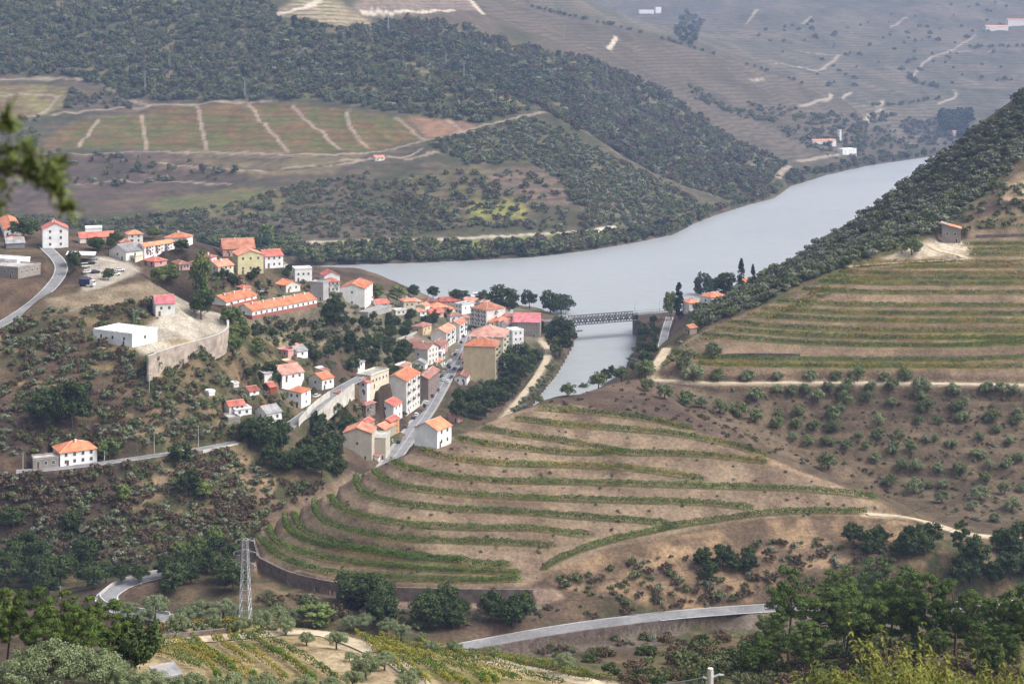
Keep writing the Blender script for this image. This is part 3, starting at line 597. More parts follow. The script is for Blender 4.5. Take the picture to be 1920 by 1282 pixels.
# left hill
paint([(240,640),(270,668),(300,662),(430,622),(426,600),(390,540),(360,532),(325,545),(320,575)], 640, 740, (.35,.315,.255), (.27,.24,.19), n1)
paint([(150,560),(165,500),(180,478),(230,490),(270,505),(215,530),(165,552)], 690, 780, (.37,.335,.28), (.3,.265,.22), n1)
paint([(85,562),(160,545),(330,520),(340,545),(260,565),(170,580),(100,590)], 670, 740, (.2,.16,.11), (.15,.115,.075), n3)
paint([(500,640),(560,620),(620,640),(560,660),(520,652)], 740, 860, (.36,.3,.19), (.24,.19,.11), n3)
paint([(590,615),(640,590),(700,600),(720,620),(650,640),(600,632)], 780, 900, (.27,.22,.12), (.18,.15,.08), n3)
paint([(430,560),(760,545),(1010,580),(1020,640),(870,660),(850,690),(800,700),(640,640),(440,600)], 760, 1130, (.14,.12,.085), (.09,.085,.05), n1)
paint([(240,960),(300,880),(330,880),(290,930)], 560, 620, (.3,.22,.14), (.2,.14,.09), n3)
paint([(400,840),(450,838),(520,900),(500,950),(440,890)], 570, 640, (.24,.17,.10), (.12,.09,.06), n3)
for (u, v, l) in ((190,780,60),(230,800,40),(280,812,40),(160,690,50),(260,705,45),(60,720,60),(330,640,30),(210,655,40)):
    paint([(u-l,v+2),(u,v-5),(u+l,v-4),(u+l,v+2),(u,v+5)], 560, 680, (.28,.21,.11), (.2,.15,.08), n3, soft=1)
# valley side and foreground
paint([(480,1046),(620,1088),(740,1104),(1040,1104),(1060,1120),(1000,1140),(740,1142),(600,1115),(470,1066)], 470, 540, (.24,.17,.125), (.17,.12,.09), n3)
paint([(870,1222),(1250,1160),(1500,1145),(1900,1140),(1900,1180),(1300,1180),(1150,1240),(1000,1240)], 380, 500, (.125,.1,.08), (.09,.072,.055), n3)
paint([(1130,1290),(1250,1195),(1400,1185),(1900,1180),(2300,1200),(2300,1400),(1130,1400)], 100, 380, (.11,.078,.048), (.09,.085,.035), n1)
paint([(260,1215),(480,1188),(600,1184),(720,1230),(900,1225),(1150,1290),(700,1400),(200,1400)], 120, 330, (.27,.21,.12), (.19,.15,.075), n1)
paint([(250,1170),(470,1160),(640,1170),(640,1182),(480,1186),(270,1204)], 220, 330, (.22,.13,.07), (.22,.19,.08), n3)
paint([(660,1195),(860,1225),(960,1260),(1080,1290),(760,1290)], 120, 330, (.16,.145,.05), (.26,.2,.11), n3)
paint([(560,1200),(650,1205),(760,1260),(790,1290),(700,1290),(600,1240)], 120, 300, (.3,.24,.15), (.24,.18,.11), n3)
def stroke(uv, w, a, y0, y1):
    """a dirt track or stony strip seen far away, laid on the ground"""
    global COL
    p = trace(uv, None, 5, 2); i0, i1 = np.searchsorted(YS, [max(y0, p[:,1].min()-30), min(y1, p[:,1].max()+30)])
    if i1 <= i0: return
    D, _ = line_dist(X[i0:i1], Y[i0:i1], p[:, :2]); m = (1-sstep(w*.7, w*1.3, D))[...,None]
    COL[i0:i1] = COL[i0:i1]*(1-m)+np.array(a)*m; STR[i0:i1] *= 1-m[...,0]
LT = (.25,.205,.155)
for uv in ([(148,275),(185,224)],[(266,216),(275,281)],[(370,198),(388,282)],[(466,197),(540,284)],[(548,198),(637,280)],[(650,210),(655,240),(690,278)],[(742,220),(795,262)],[(840,225),(870,250)]):
    stroke(uv, 2.2, (.26,.2,.15), 1600, 2100)
for uv in ([(60,290),(260,284),(420,287),(600,291),(690,288),(800,265),(900,238),(960,222),(1020,210)],[(0,150),(110,145),(190,155),(230,185),(280,198),(420,193),(520,188)],[(100,215),(190,205),(280,200)],[(640,300),(760,297),(790,280)],[(820,285),(760,300)]):
    stroke(uv, 2.6, LT, 1500, 2300)
for uv in ([(0,180),(60,175),(125,183)],[(30,222),(80,215),(110,182)],[(300,305),(420,318),(480,320),(640,310),(720,290)],[(140,345),(300,340),(430,345)]): stroke(uv, 2., (.24,.2,.15), 1500, 2300)
for uv in ([(400,295),(520,300),(640,292)],[(410,310),(470,318),(560,318),(640,306)],[(150,370),(300,362),(420,352)]): stroke(uv, 1.8, (.06,.05,.045), 1500, 2300)
for uv in ([(540,457),(700,450),(860,448),(1000,440),(1125,432)],): stroke(uv, 3, (.34,.3,.24), 1350, 1600)
stroke([(1115,444),(1122,430),(1150,425)], 4, (.42,.37,.3), 1350, 1700)
for uv in ([(1330,365),(1410,350),(1450,335),(1480,312)],[(1500,303),(1570,290),(1600,283)]): stroke(uv, 4, LT, 1700, 2700)
for uv in ([(680,24),(760,24),(850,20)],[(1140,92),(1148,84),(1155,70)],[(880,0),(905,25)],[(500,30),(560,20),(600,0)]): stroke(uv, 4, (.42,.36,.29), 1900, 3000)
for uv in ([(1400,45),(1420,18)],[(1505,45),(1520,32)],[(1670,52),(1700,32)],[(1455,118),(1510,128),(1535,136),(1575,103)],[(1490,95),(1520,100),(1580,103)],[(1710,145),(1730,120),(1745,108),(1785,95),(1830,65)],[(1790,98),(1860,97)],[(1620,199),(1652,199),(1655,190)],[(1500,198),(1560,185),(1595,175)],[(1620,230),(1630,215),(1655,205)],[(1760,195),(1795,180),(1790,170)],[(1410,152),(1430,148)]):
    stroke(uv, 3.2, (.29,.245,.19), 2400, 4600)
for uv in ([(1700,142),(1720,155),(1770,165)],[(1790,167),(1900,172)]): stroke(uv, 9, (.05,.06,.035), 2400, 4600)
for p in BM+BR:                              # grass and fallen leaves along the vine rows
    m_ = 1.3 if p is BM[-1] or any(p is q for q in BM) else 1.4
    i0, i1 = np.searchsorted(YS, [p[:,1].min()-6, p[:,1].max()+6]); D, _ = line_dist(X[i0:i1], Y[i0:i1], p[:, :2])
    m = (1-sstep(m_*.6, m_*1.4, D))[...,None]*(.5 if m_ < 1.35 else .8); t = sstep(-.2, .3, n1[i0:i1]+.5*n3[i0:i1])
    COL[i0:i1] = COL[i0:i1]*(1-m)+lerp((.10,.125,.028), (.19,.155,.045), t)*m
for name, p, hw, kind, verge in ROADS:
    if kind == 'dirt':
        i0, i1 = np.searchsorted(YS, [p[:,1].min()-8, p[:,1].max()+8]); D, _ = line_dist(X[i0:i1], Y[i0:i1], p)
        m = (1-sstep(hw*.9, hw*1.9, D))[...,None]; COL[i0:i1] = COL[i0:i1]*(1-m)+np.array((.36,.29,.2))*m

def mesh_grid(name, verts, ny, nx):
    me = bpy.data.meshes.new(name); nv = ny*nx
    me.vertices.add(nv); me.vertices.foreach_set('co', verts.reshape(-1).astype(np.float32))
    a = (np.arange(ny-1)[:,None]*nx+np.arange(nx-1)[None]).reshape(-1)
    q = np.stack([a, a+1, a+nx+1, a+nx], 1)
    me.loops.add(q.size); me.loops.foreach_set('vertex_index', q.reshape(-1).astype(np.int32))
    me.polygons.add(len(q)); me.polygons.foreach_set('loop_start', np.arange(0, q.size, 4).astype(np.int32))
    me.polygons.foreach_set('use_smooth', np.ones(len(q), bool))
    me.update(calc_edges=True); return me
me = mesh_grid('ground', np.stack([X, Y, Z], 2), NY, NU)
ca = me.attributes.new('soil', 'FLOAT_COLOR', 'POINT')
ca.data.foreach_set('color', np.concatenate([COL, STR[...,None]], 2).reshape(-1).astype(np.float32))
gnd = bpy.data.objects.new('ground', me); col.objects.link(gnd); gnd['kind'] = 'structure'; gnd['label'] = 'hillsides and valley ground of bare soil, dry grass and scrub'
m, nt, b = newmat('soil_and_grass')
at = N(nt, 'ShaderNodeAttribute', attribute_name='soil')
s = noise_mul(nt, at.outputs['Color'], .12, .75, 1.25, detail=6); s = noise_mul(nt, s, .9, .7, 1.3, detail=5); s = noise_mul(nt, s, 3.5, .72, 1.28, detail=3)
ge = N(nt, 'ShaderNodeNewGeometry'); sp = N(nt, 'ShaderNodeSeparateXYZ'); nt.links.new(ge.outputs['Position'], sp.inputs[0])
tc = N(nt, 'ShaderNodeTexCoord'); nz = N(nt, 'ShaderNodeTexNoise'); nz.inputs['Scale'].default_value = .012; nz.inputs['Detail'].default_value = 4
nt.links.new(tc.outputs['Object'], nz.inputs['Vector'])
ma = N(nt, 'ShaderNodeMath', operation='MULTIPLY_ADD'); ma.inputs[1].default_value = 14; nt.links.new(nz.outputs['Fac'], ma.inputs[0]); nt.links.new(sp.outputs['Z'], ma.inputs[2])
dv = N(nt, 'ShaderNodeMath', operation='DIVIDE'); dv.inputs[1].default_value = 5.6; nt.links.new(ma.outputs[0], dv.inputs[0])
fr = N(nt, 'ShaderNodeMath', operation='FRACT'); nt.links.new(dv.outputs[0], fr.inputs[0])
mr = N(nt, 'ShaderNodeMapRange', interpolation_type='SMOOTHSTEP'); mr.inputs['From Min'].default_value = .5; mr.inputs['From Max'].default_value = .75
nt.links.new(fr.outputs[0], mr.inputs['Value'])
nzb = N(nt, 'ShaderNodeTexNoise'); nzb.inputs['Scale'].default_value = .03; nt.links.new(tc.outputs['Object'], nzb.inputs['Vector'])
mrb = N(nt, 'ShaderNodeMapRange'); mrb.inputs['From Min'].default_value = .35; mrb.inputs['From Max'].default_value = .65; mrb.inputs['To Min'].default_value = .45; nt.links.new(nzb.outputs['Fac'], mrb.inputs['Value'])
mm = N(nt, 'ShaderNodeMath', operation='MULTIPLY'); nt.links.new(mr.outputs['Result'], mm.inputs[0]); nt.links.new(at.outputs['Alpha'], mm.inputs[1])
mm2 = N(nt, 'ShaderNodeMath', operation='MULTIPLY'); nt.links.new(mm.outputs[0], mm2.inputs[0]); nt.links.new(mrb.outputs['Result'], mm2.inputs[1])
mx = N(nt, 'ShaderNodeMix', data_type='RGBA'); mx.inputs['B'].default_value = (.048,.05,.028,1)
nt.links.new(mm2.outputs[0], mx.inputs['Factor']); nt.links.new(s, mx.inputs['A']); nt.links.new(mx.outputs['Result'], b.inputs['Base Color'])
nzc = N(nt, 'ShaderNodeTexNoise'); nzc.inputs['Scale'].default_value = .8; nzc.inputs['Detail'].default_value = 6; nt.links.new(tc.outputs['Object'], nzc.inputs['Vector'])
bp = N(nt, 'ShaderNodeBump'); bp.inputs['Strength'].default_value = .6; bp.inputs['Distance'].default_value = .6
nt.links.new(nzc.outputs['Fac'], bp.inputs['Height']); nt.links.new(bp.outputs['Normal'], b.inputs['Normal']); b.inputs['Roughness'].default_value = .95; b.inputs['Specular IOR Level'].default_value = .1
me.materials.append(m)

# ------------------------------------------------------------------ helpers for meshes
class MB:
    def __init__(s): s.v = []; s.f = []; s.m = []
    def add(s, vs, fs, mi=0):
        o = len(s.v); s.v += [tuple(p) for p in vs]; s.f += [tuple(i+o for i in f) for f in fs]; s.m += [mi]*len(fs)
    def box(s, x0, y0, z0, x1, y1, z1, mi=0):
        s.add([(x0,y0,z0),(x1,y0,z0),(x1,y1,z0),(x0,y1,z0),(x0,y0,z1),(x1,y0,z1),(x1,y1,z1),(x0,y1,z1)],
              [(0,3,2,1),(4,5,6,7),(0,1,5,4),(1,2,6,5),(2,3,7,6),(3,0,4,7)], mi)
    def prism(s, poly, z0, z1, mi=0):
        n = len(poly); s.add([(*p, z0) for p in poly]+[(*p, z1) for p in poly], [tuple(range(n-1,-1,-1)), tuple(range(n,2*n))]+[(i,(i+1)%n,(i+1)%n+n,i+n) for i in range(n)], mi)
    def tube(s, pts, rads, k=6, mi=0, cap=True):
        pts = np.array(pts, float); n = len(pts); rads = np.broadcast_to(rads, n); o = len(s.v)
        for i in range(n):
            d = pts[min(i+1,n-1)]-pts[max(i-1,0)]; d = d/(np.linalg.norm(d)+1e-9)
            a = np.cross(d, (0,0,1) if abs(d[2]) < .9 else (1,0,0)); a /= np.linalg.norm(a); c = np.cross(d, a)
            for j in range(k):
                t = 2*math.pi*j/k; s.v.append(tuple(pts[i]+rads[i]*(math.cos(t)*a+math.sin(t)*c)))
        for i in range(n-1):
            for j in range(k):
                s.f.append((o+i*k+j, o+i*k+(j+1)%k, o+(i+1)*k+(j+1)%k, o+(i+1)*k+j)); s.m.append(mi)
        if cap: s.f += [tuple(o+j for j in range(k)), tuple(o+(n-1)*k+j for j in range(k-1,-1,-1))]; s.m += [mi, mi]
    def mesh(s, name, mats, smooth=False):
        me = bpy.data.meshes.new(name); me.from_pydata(s.v, [], s.f)
        for q in (mats if isinstance(mats, (list, tuple)) else [mats]): me.materials.append(q)
        if any(s.m): me.polygons.foreach_set('material_index', s.m)
        if smooth: me.polygons.foreach_set('use_smooth', [True]*len(s.f))
        me.update(); return me
    def obj(s, name, mats, parent=None, smooth=False): return link(name, s.mesh(name, mats, smooth), parent)
def link(name, data, parent=None):
    o = bpy.data.objects.new(name, data); col.objects.link(o)
    if parent: o.parent = parent
    return o
def tag(o, label=None, cat=None, group=None, kind=None):
    if label: o['label'] = label
    if cat: o['category'] = cat
    if group: o['group'] = group
    if kind: o['kind'] = kind
    return o
def empty(name, loc, rz=0):
    o = link(name, None); o.location = loc; o.rotation_euler[2] = rz; o.empty_display_size = .5; return o
def copy_tree(o, parent=None):
    c = o.copy(); col.objects.link(c); c.parent = parent
    for ch in o.children: copy_tree(ch, c)
    return c

# ------------------------------------------------------------------ road surfaces
ASPH = mat('asphalt', (.185,.185,.19), .9, .28, .12, bump=.2); STREET = mat('street_asphalt', (.19,.19,.2), .9, .22, .15)
DIRT = mat('dirt_track', (.42,.35,.25), .95, .2, .3, bump=.4); KERB = mat('kerb_stone', (.3,.29,.27), .9, .15, .5); LINE = mat('road_paint', (.75,.75,.72), .7, .1, 1)
def ribbon(b, p, o0, o1, dz, mi=0):
    d = np.gradient(p[:, :2], axis=0); d /= np.linalg.norm(d, axis=1)[:,None]+1e-9; nrm = np.stack([d[:,1], -d[:,0]], 1)
    L = [(*(p[i,:2]+nrm[i]*o0), p[i,2]+dz) for i in range(len(p))]; Rr = [(*(p[i,:2]+nrm[i]*o1), p[i,2]+dz) for i in range(len(p))]
    n = len(p); b.add(L+Rr, [(i, i+1, n+i+1, n+i) for i in range(n-1)], mi)
def slab(b, p, o0, o1, z0, z1, mi=0):
    d = np.gradient(p[:, :2], axis=0); d /= np.linalg.norm(d, axis=1)[:,None]+1e-9; nrm = np.stack([d[:,1], -d[:,0]], 1); n = len(p)
    vs = []
    for (o, z) in ((o0,z0),(o1,z0),(o1,z1),(o0,z1)): vs += [(*(p[i,:2]+nrm[i]*o), p[i,2]+z) for i in range(n)]
    fs = [(k*n+i, k*n+i+1, ((k+1)%4)*n+i+1, ((k+1)%4)*n+i) for k in range(4) for i in range(n-1)]+[(0,n,2*n,3*n),(n-1,4*n-1,3*n-1,2*n-1)]
    b.add(vs, fs, mi)
ROADP = {}
for name, p, hw, kind, verge in ROADS:
    b = MB(); ROADP[name] = p
    if kind == 'street':
        ribbon(b, p, -3.3, 3.3, .05, 0); slab(b, p, -4.9, -3.3, -.3, .17, 1); slab(b, p, 3.3, 4.3, -.3, .17, 1); ribbon(b, p, -.06, .06, .056, 2)
        o = b.obj('street', [STREET, KERB, LINE])
    elif kind == 'asphalt':
        ribbon(b, p, -hw, hw, .06, 0); ribbon(b, p, -hw+.25, -hw+.4, .066, 1); ribbon(b, p, hw-.4, hw-.25, .066, 1)
        o = b.obj('road', [ASPH, LINE])
    else:
        ribbon(b, p, -hw, hw, .05); o = b.obj('path', [DIRT])
    o['kind'] = 'structure'

# ------------------------------------------------------------------ water
b = MB(); b.add([(-1500,380,0),(3600,380,0),(3600,4200,0),(-1500,4200,0)], [(0,1,2,3)])
m, nt, bs = newmat('river_water'); bs.inputs['Base Color'].default_value = (.29,.31,.32,1); bs.inputs['Roughness'].default_value = .3; bs.inputs['Specular IOR Level'].default_value = .8; bs.inputs['IOR'].default_value = 1.33
tc = N(nt, 'ShaderNodeTexCoord'); mp = N(nt, 'ShaderNodeMapping'); mp.inputs['Rotation'].default_value = (0,0,R(20)); mp.inputs['Scale'].default_value = (.05,.16,1)
nz = N(nt, 'ShaderNodeTexNoise'); nz.inputs['Scale'].default_value = 1.6; nz.inputs['Detail'].default_value = 8
nt.links.new(tc.outputs['Object'], mp.inputs[0]); nt.links.new(mp.outputs[0], nz.inputs['Vector'])
nz2 = N(nt, 'ShaderNodeTexNoise'); nz2.inputs['Scale'].default_value = .006; nz2.inputs['Detail'].default_value = 5; nt.links.new(tc.outputs['Object'], nz2.inputs['Vector'])
mr = N(nt, 'ShaderNodeMapRange'); mr.inputs['From Min'].default_value = .35; mr.inputs['From Max'].default_value = .65; mr.inputs['To Min'].default_value = .3; mr.inputs['To Max'].default_value = .42
nt.links.new(nz2.outputs['Fac'], mr.inputs['Value']); nt.links.new(mr.outputs['Result'], bs.inputs['Roughness'])
bp = N(nt, 'ShaderNodeBump'); bp.inputs['Strength'].default_value = .6; bp.inputs['Distance'].default_value = 1.6; nt.links.new(nz.outputs['Fac'], bp.inputs['Height']); nt.links.new(bp.outputs['Normal'], bs.inputs['Normal'])
tag(b.obj('water', [m]), 'grey river water bending between the hills', None, None, 'structure')

# ------------------------------------------------------------------ light, sky, air
SUN_EL, SUN_AZ = 52, 100
wd = bpy.data.worlds.new('World'); sc.world = wd; wd.use_nodes = True; nt = wd.node_tree
bg = nt.nodes['Background']; sk = N(nt, 'ShaderNodeTexSky', sky_type='NISHITA'); sk.sun_disc = False; sk.sun_elevation = R(SUN_EL); sk.sun_rotation = R(SUN_AZ); sk.dust_density = 9; sk.ozone_density = 1; sk.altitude = 200
hs = N(nt, 'ShaderNodeHueSaturation'); hs.inputs['Saturation'].default_value = .35; nt.links.new(sk.outputs[0], hs.inputs['Color']); nt.links.new(hs.outputs[0], bg.inputs['Color']); bg.inputs['Strength'].default_value = .15
sd = bpy.data.lights.new('sun', 'SUN'); sd.energy = .75; sd.angle = R(40); sd.color = (1,.94,.85); so = link('sun', sd); so.location = (0,0,900)
az = R(SUN_AZ); dirv = (math.sin(az)*math.cos(R(SUN_EL)), math.cos(az)*math.cos(R(SUN_EL)), math.sin(R(SUN_EL)))
import mathutils
so.rotation_euler = mathutils.Vector(dirv).to_track_quat('Z', 'Y').to_euler()
b = MB(); b.box(-1800,-60,-30,4200,7100,500)
hz = b.obj('haze', []); tag(hz, 'pale blue haze lying over the valley', None, None, 'stuff')
m = bpy.data.materials.new('valley_haze'); m.use_nodes = True; nt = m.node_tree; nt.nodes.clear()
ou = N(nt, 'ShaderNodeOutputMaterial'); pv = N(nt, 'ShaderNodeVolumePrincipled'); pv.inputs['Color'].default_value = (.44,.58,.95,1); pv.inputs['Density'].default_value = .000105; pv.inputs['Anisotropy'].default_value = .2
nt.links.new(pv.outputs[0], ou.inputs['Volume']); hz.data.materials.append(m)
sc.view_settings.view_transform = 'Standard'; sc.view_settings.look = 'None'; sc.view_settings.exposure = .88; sc.view_settings.gamma = 1
sc.cycles.volume_bounces = 0; sc.cycles.max_bounces = 5; sc.cycles.diffuse_bounces = 2; sc.cycles.glossy_bounces = 2; sc.cycles.transparent_max_bounces = 4; sc.cycles.use_denoising = True; sc.cycles.caustics_reflective = False
# ------------------------------------------------------------------ foliage
G_OLIVE = foliage('olive_leaf', (.115,.15,.07), (.235,.275,.14)); G_OLIVED = foliage('olive_leaf_dark', (.075,.105,.04), (.155,.19,.08))
G_TREE = foliage('broadleaf', (.018,.034,.01), (.06,.09,.022)); G_TREEL = foliage('broadleaf_light', (.07,.105,.025), (.15,.19,.05))
G_PINE = foliage('pine_needles', (.024,.05,.01), (.11,.16,.03)); G_CYP = foliage('cypress_leaf', (.012,.022,.016), (.03,.045,.025))
G_SHRUB = foliage('shrub_leaf', (.055,.072,.026), (.135,.15,.056)); G_SHRUBB = foliage('dry_shrub_leaf', (.07,.05,.034), (.14,.10,.06)); G_SHRUBG = foliage('grey_shrub_leaf', (.105,.12,.075), (.195,.21,.135))
G_WOOD = foliage('wood_leaf', (.058,.086,.034), (.165,.185,.072)); G_YELLOW = foliage('yellow_leaf', (.16,.16,.025), (.34,.30,.05)); G_RED = foliage('rust_leaf', (.2,.08,.025), (.3,.14,.04))
G_WOODL = foliage('wood_leaf_light', (.075,.10,.036), (.19,.20,.075)); G_WOODB = foliage('wood_leaf_brown', (.085,.076,.046), (.17,.14,.082))
V_GREEN = foliage('vine_leaf', (.034,.085,.008), (.09,.145,.015)); V_YEL = foliage('vine_leaf_yellowing', (.11,.135,.014), (.26,.215,.025)); V_RED = foliage('vine_leaf_reddening', (.19,.085,.022), (.21,.16,.03)); V_DARK = foliage('vine_leaf_dark', (.028,.062,.01), (.075,.115,.018))
BARK = mat('bark', (.09,.07,.055), .95, .3, 2)

def leaf_quads(b, C0, Nrm, size, rng, mi=0, asp=1.0):
    """one small quad per centre, turned towards its normal with some scatter"""
    n = len(C0); d = Nrm+rng.normal(0, .55, (n,3)); d /= np.linalg.norm(d, axis=1)[:,None]+1e-9
    r = rng.normal(0, 1, (n,3)); a = np.cross(d, r); a /= np.linalg.norm(a, axis=1)[:,None]+1e-9; c = np.cross(d, a)
    s = size*rng.uniform(.65, 1.35, (n,1))*.5
    a = a*s*asp; c = c*s
    vs = np.stack([C0-a-c*.5, C0+a*.3-c, C0+a+c*.5, C0-a*.3+c], 1).reshape(-1,3)
    o = len(b.v); b.v += [tuple(p) for p in vs]; b.f += [(o+4*i, o+4*i+1, o+4*i+2, o+4*i+3) for i in range(n)]; b.m += [mi]*n
def clumps(b, rng, cents, rads, per, size, mi=0, up=.25, asp=1.0, squash=.8):
    P0, N0 = [], []
    for c, r in zip(cents, rads):
        d = rng.normal(0, 1, (per,3)); d[:,2] += up; d /= np.linalg.norm(d, axis=1)[:,None]
        P0.append(np.array(c)+d*r*rng.uniform(.55, 1.05, (per,1))*np.array([1,1,squash])); N0.append(d)
    leaf_quads(b, np.concatenate(P0), np.concatenate(N0), size, rng, mi, asp)
def crown_pts(rng, n, rx, rz, zc, low=-.6, hollow=.45):
    out = []
    while len(out) < n:
        p = rng.uniform(-1, 1, 3); r = np.linalg.norm(p)
        if hollow < r < 1 and p[2] > low: out.append((p[0]*rx, p[1]*rx, zc+p[2]*rz))
    return out
def trunk_geo(b, rng, h, r, limbs, cents, mi=0):
    bend = rng.normal(0, .08*h, 2)
    pts = [(0,0,-.4),(bend[0]*.3,bend[1]*.3,h*.4),(bend[0],bend[1],h)]
    b.tube(pts, [r*1.25,r,r*.7], 6, mi)
    for k in range(min(limbs, len(cents))):
        c = cents[k]; b.tube([pts[2], ((c[0]+bend[0])/2*1.0,(c[1]+bend[1])/2,(h+c[2])/2+.1), c], [r*.6,r*.4,r*.12], 5, mi)
PROTO = {}
def make_tree(key, seed, H_, Rr, trunk, leaf, nc, per, size, rx=None, zc=.62, rz=.4, low=-.6, cl=.36, limbs=4, tr=.12, asp=1., up=.25, hollow=.45, squash=.8):
    """unit-less prototype: returns (crown mesh, trunk mesh, joined mesh), height H_ metres"""
    rng = np.random.default_rng(seed); ce = crown_pts(rng, nc, Rr, H_*rz, H_*zc, low, hollow)
    rd = rng.uniform(.7, 1.2, nc)*Rr*cl
    cb = MB(); clumps(cb, rng, ce, rd, per, size, 0, up, asp, squash)
    tb = MB(); trunk_geo(tb, rng, H_*trunk, tr, limbs, ce)
    jb = MB(); jb.v, jb.f, jb.m = list(cb.v), list(cb.f), list(cb.m); o = len(jb.v); jb.v += tb.v; jb.f += [tuple(i+o for i in f) for f in tb.f]; jb.m += [1]*len(tb.f)
    PROTO.setdefault(key, []).append((cb.mesh(key+'_crown', leaf), tb.mesh(key+'_trunk', BARK), jb.mesh(key, [leaf, BARK]), H_, Rr))
for s in range(4):
    make_tree('olive', 10+s, 4.2, 2.3+.2*s, .36, G_OLIVE if s % 2 == 0 else G_OLIVED, 24, 70, .32, zc=.56, rz=.42, tr=.2)
    make_tree('near_olive', 20+s, 4.4, 2.5, .38, G_OLIVE, 36, 260, .165, zc=.63, rz=.35, tr=.24, cl=.3, asp=.7)
    make_tree('broadleaf', 30+s, 9, 3.6+.3*s, .3, G_TREE, 36, 80, .52, zc=.58, rz=.42, tr=.25, cl=.34)
    make_tree('light_broadleaf', 40+s, 7, 2.8, .3, G_TREEL, 28, 80, .44, zc=.58, rz=.42, tr=.2, cl=.36)
    make_tree('shrub', 50+s, 2.6, 1.9, .12, [G_SHRUB, G_SHRUBG, G_SHRUB, G_TREE][s], 13, 70, .3, zc=.42, rz=.45, low=-.5, tr=.08, cl=.42)
    make_tree('dry_shrub', 60+s, 2.0, 1.8, .12, G_SHRUBB, 13, 64, .27, zc=.4, rz=.42, low=-.5, tr=.06, cl=.42)
    make_tree('near_pine', 70+s, 13, 3.3, .5, G_PINE, 46, 300, .24, zc=.66, rz=.33, low=-.9, tr=.2, cl=.26, limbs=14, asp=.6, up=.5, hollow=.2, squash=.6)
    make_tree('far_tree', 80+s, 7.5, 3.5, .2, [G_WOOD, G_WOODL, G_WOODB, G_TREE][s], 18, 26, 1.05, up=.7, zc=.52, rz=.45, tr=.2, cl=.45, limbs=2)
    make_tree('far_shrub', 90+s, 3.2, 2.4, .12, [G_SHRUB, G_SHRUBB, G_SHRUBG, G_WOOD][s], 9, 22, .75, zc=.42, rz=.45, tr=.1, cl=.5, limbs=1)
for s in range(3):
    rng = np.random.default_rng(100+s); h = 14; b_ = MB(); ce = []; rd = []
    for i in range(46):
        t = rng.uniform(.04, 1); a = rng.uniform(0, 6.28); q = 1.75*min(1, t*5)*(1-t)**.62; ce.append((q*math.cos(a)*.6, q*math.sin(a)*.6, t*h)); rd.append(.25+.42*q)
    clumps(b_, rng, ce, rd, 40, .45, 0, .4, 1, 1.6); t_ = MB(); t_.tube([(0,0,-.3),(0,0,h*.8)], [.25,.08], 6)
    PROTO.setdefault('cypress', []).append((b_.mesh('cypress_crown', G_CYP), t_.mesh('cypress_trunk', BARK), None, h, 1.7))

PLACED = []                                   # every individual tree and shrub
def plant(key, x, y, h, label, cat, group, name, vi=None, parts=True, wide=1., rz=None, z=None):
    pr = PROTO[key]; vi = random.randrange(len(pr)) if vi is None else vi % len(pr); cm, tm, jm, H_, Rr = pr[vi]
    zz = (float(ground(x, y)) if z is None else z)-.05; s = h/H_
    rz = random.uniform(0, 6.28) if rz is None else rz
    if parts or jm is None:
        o = empty(name, (x, y, zz), rz); link('crown', cm, o); link('trunk', tm, o)
    else:
        o = link(name, jm); o.location = (x, y, zz); o.rotation_euler[2] = rz
    o.scale = (s*wide, s*wide, s); tag(o, label, cat, group); PLACED.append((x, y, s*wide*Rr)); return o
def plant_px(key, u, v, wpx, label, cat, group, name, parts=True, hpx=None, vi=None):
    """tree standing at photo pixel (u, v) with a crown wpx pixels wide"""
    x, y = vis(u, v); x, y = float(x[0]), float(y[0]); pr = PROTO[key][0]
    s = F/y; w = wpx/s; H_, Rr = pr[3], pr[4]
    h = hpx/s if hpx else w/(2*Rr)*H_*.95
    return plant(key, x, y, h, label, cat, group, name, vi, parts, wide=(w/(2*Rr))/(h/H_)*.95)

# --- olive grove on the right slope
OL = [(1300,716,36),(1347,714,24),(1402,716,28),(1458,714,22),(1520,716,28),(1569,714,22),(1608,714,28),(1657,717,22),(1696,714,26)]
for i, (u, v, w_) in enumerate(OL):
    plant_px('olive', u, v, w_, '%s olive tree from the left in the row along the pale track' % ['first','second','third','fourth','fifth','sixth','seventh','eighth','ninth'][i], 'olive tree', 'olive trees along the pale track', 'olive_tree')
OG = [(1418,752,32),(1315,764,27),(1350,775,30),(1387,782,33),(1417,790,30),(1287,755,27),(1457,737,20),(1485,740,23),(1510,737,22),(1533,752,30),(1553,734,23),(1585,757,28),(1590,734,26),(1627,755,25),(1633,734,23),(1673,730,27),(1672,760,18),(1727,734,32),(1727,750,23),(1790,742,30),(1793,774,28),(1810,760,20),(1738,774,30),(1850,737,27),(1880,737,25),(1903,737,20),(1495,780,23),(1460,780,20),(1565,787,28),(1577,770,20),(1647,797,26),(1722,797,20),(1758,795,20),(1805,792,25),(1862,794,30),(1908,780,22),(1457,804,30),(1493,804,26),(1527,807,23),(1562,810,26),(1648,822,23),(1610,820,15),(1685,822,20),(1487,827,20),(1515,835,23),(1553,835,21),(1587,842,23),(1622,843,20),(1677,845,24),(1707,847,27),(1737,830,20),(1755,824,15),(1785,840,20),(1893,834,22),(1907,797,23),(1867,814,20),(1835,827,20),(1641,868,27),(1689,883,26),(1717,882,26),(1760,886,24),(1799,890,28),(1854,877,20),(1889,877,24),(1908,868,22),(1674,852,18),(1829,855,18),(1843,860,18),(1670,912,26),(1715,926,34),(1765,942,30),(1838,937,32),(1846,904,24),(1883,926,26),(1916,923,20),(1824,956,24),(1898,958,30),(1865,978,22),(1769,915,20),(1742,915,16),(1940,760,26),(1950,840,26),(1945,900,28)]
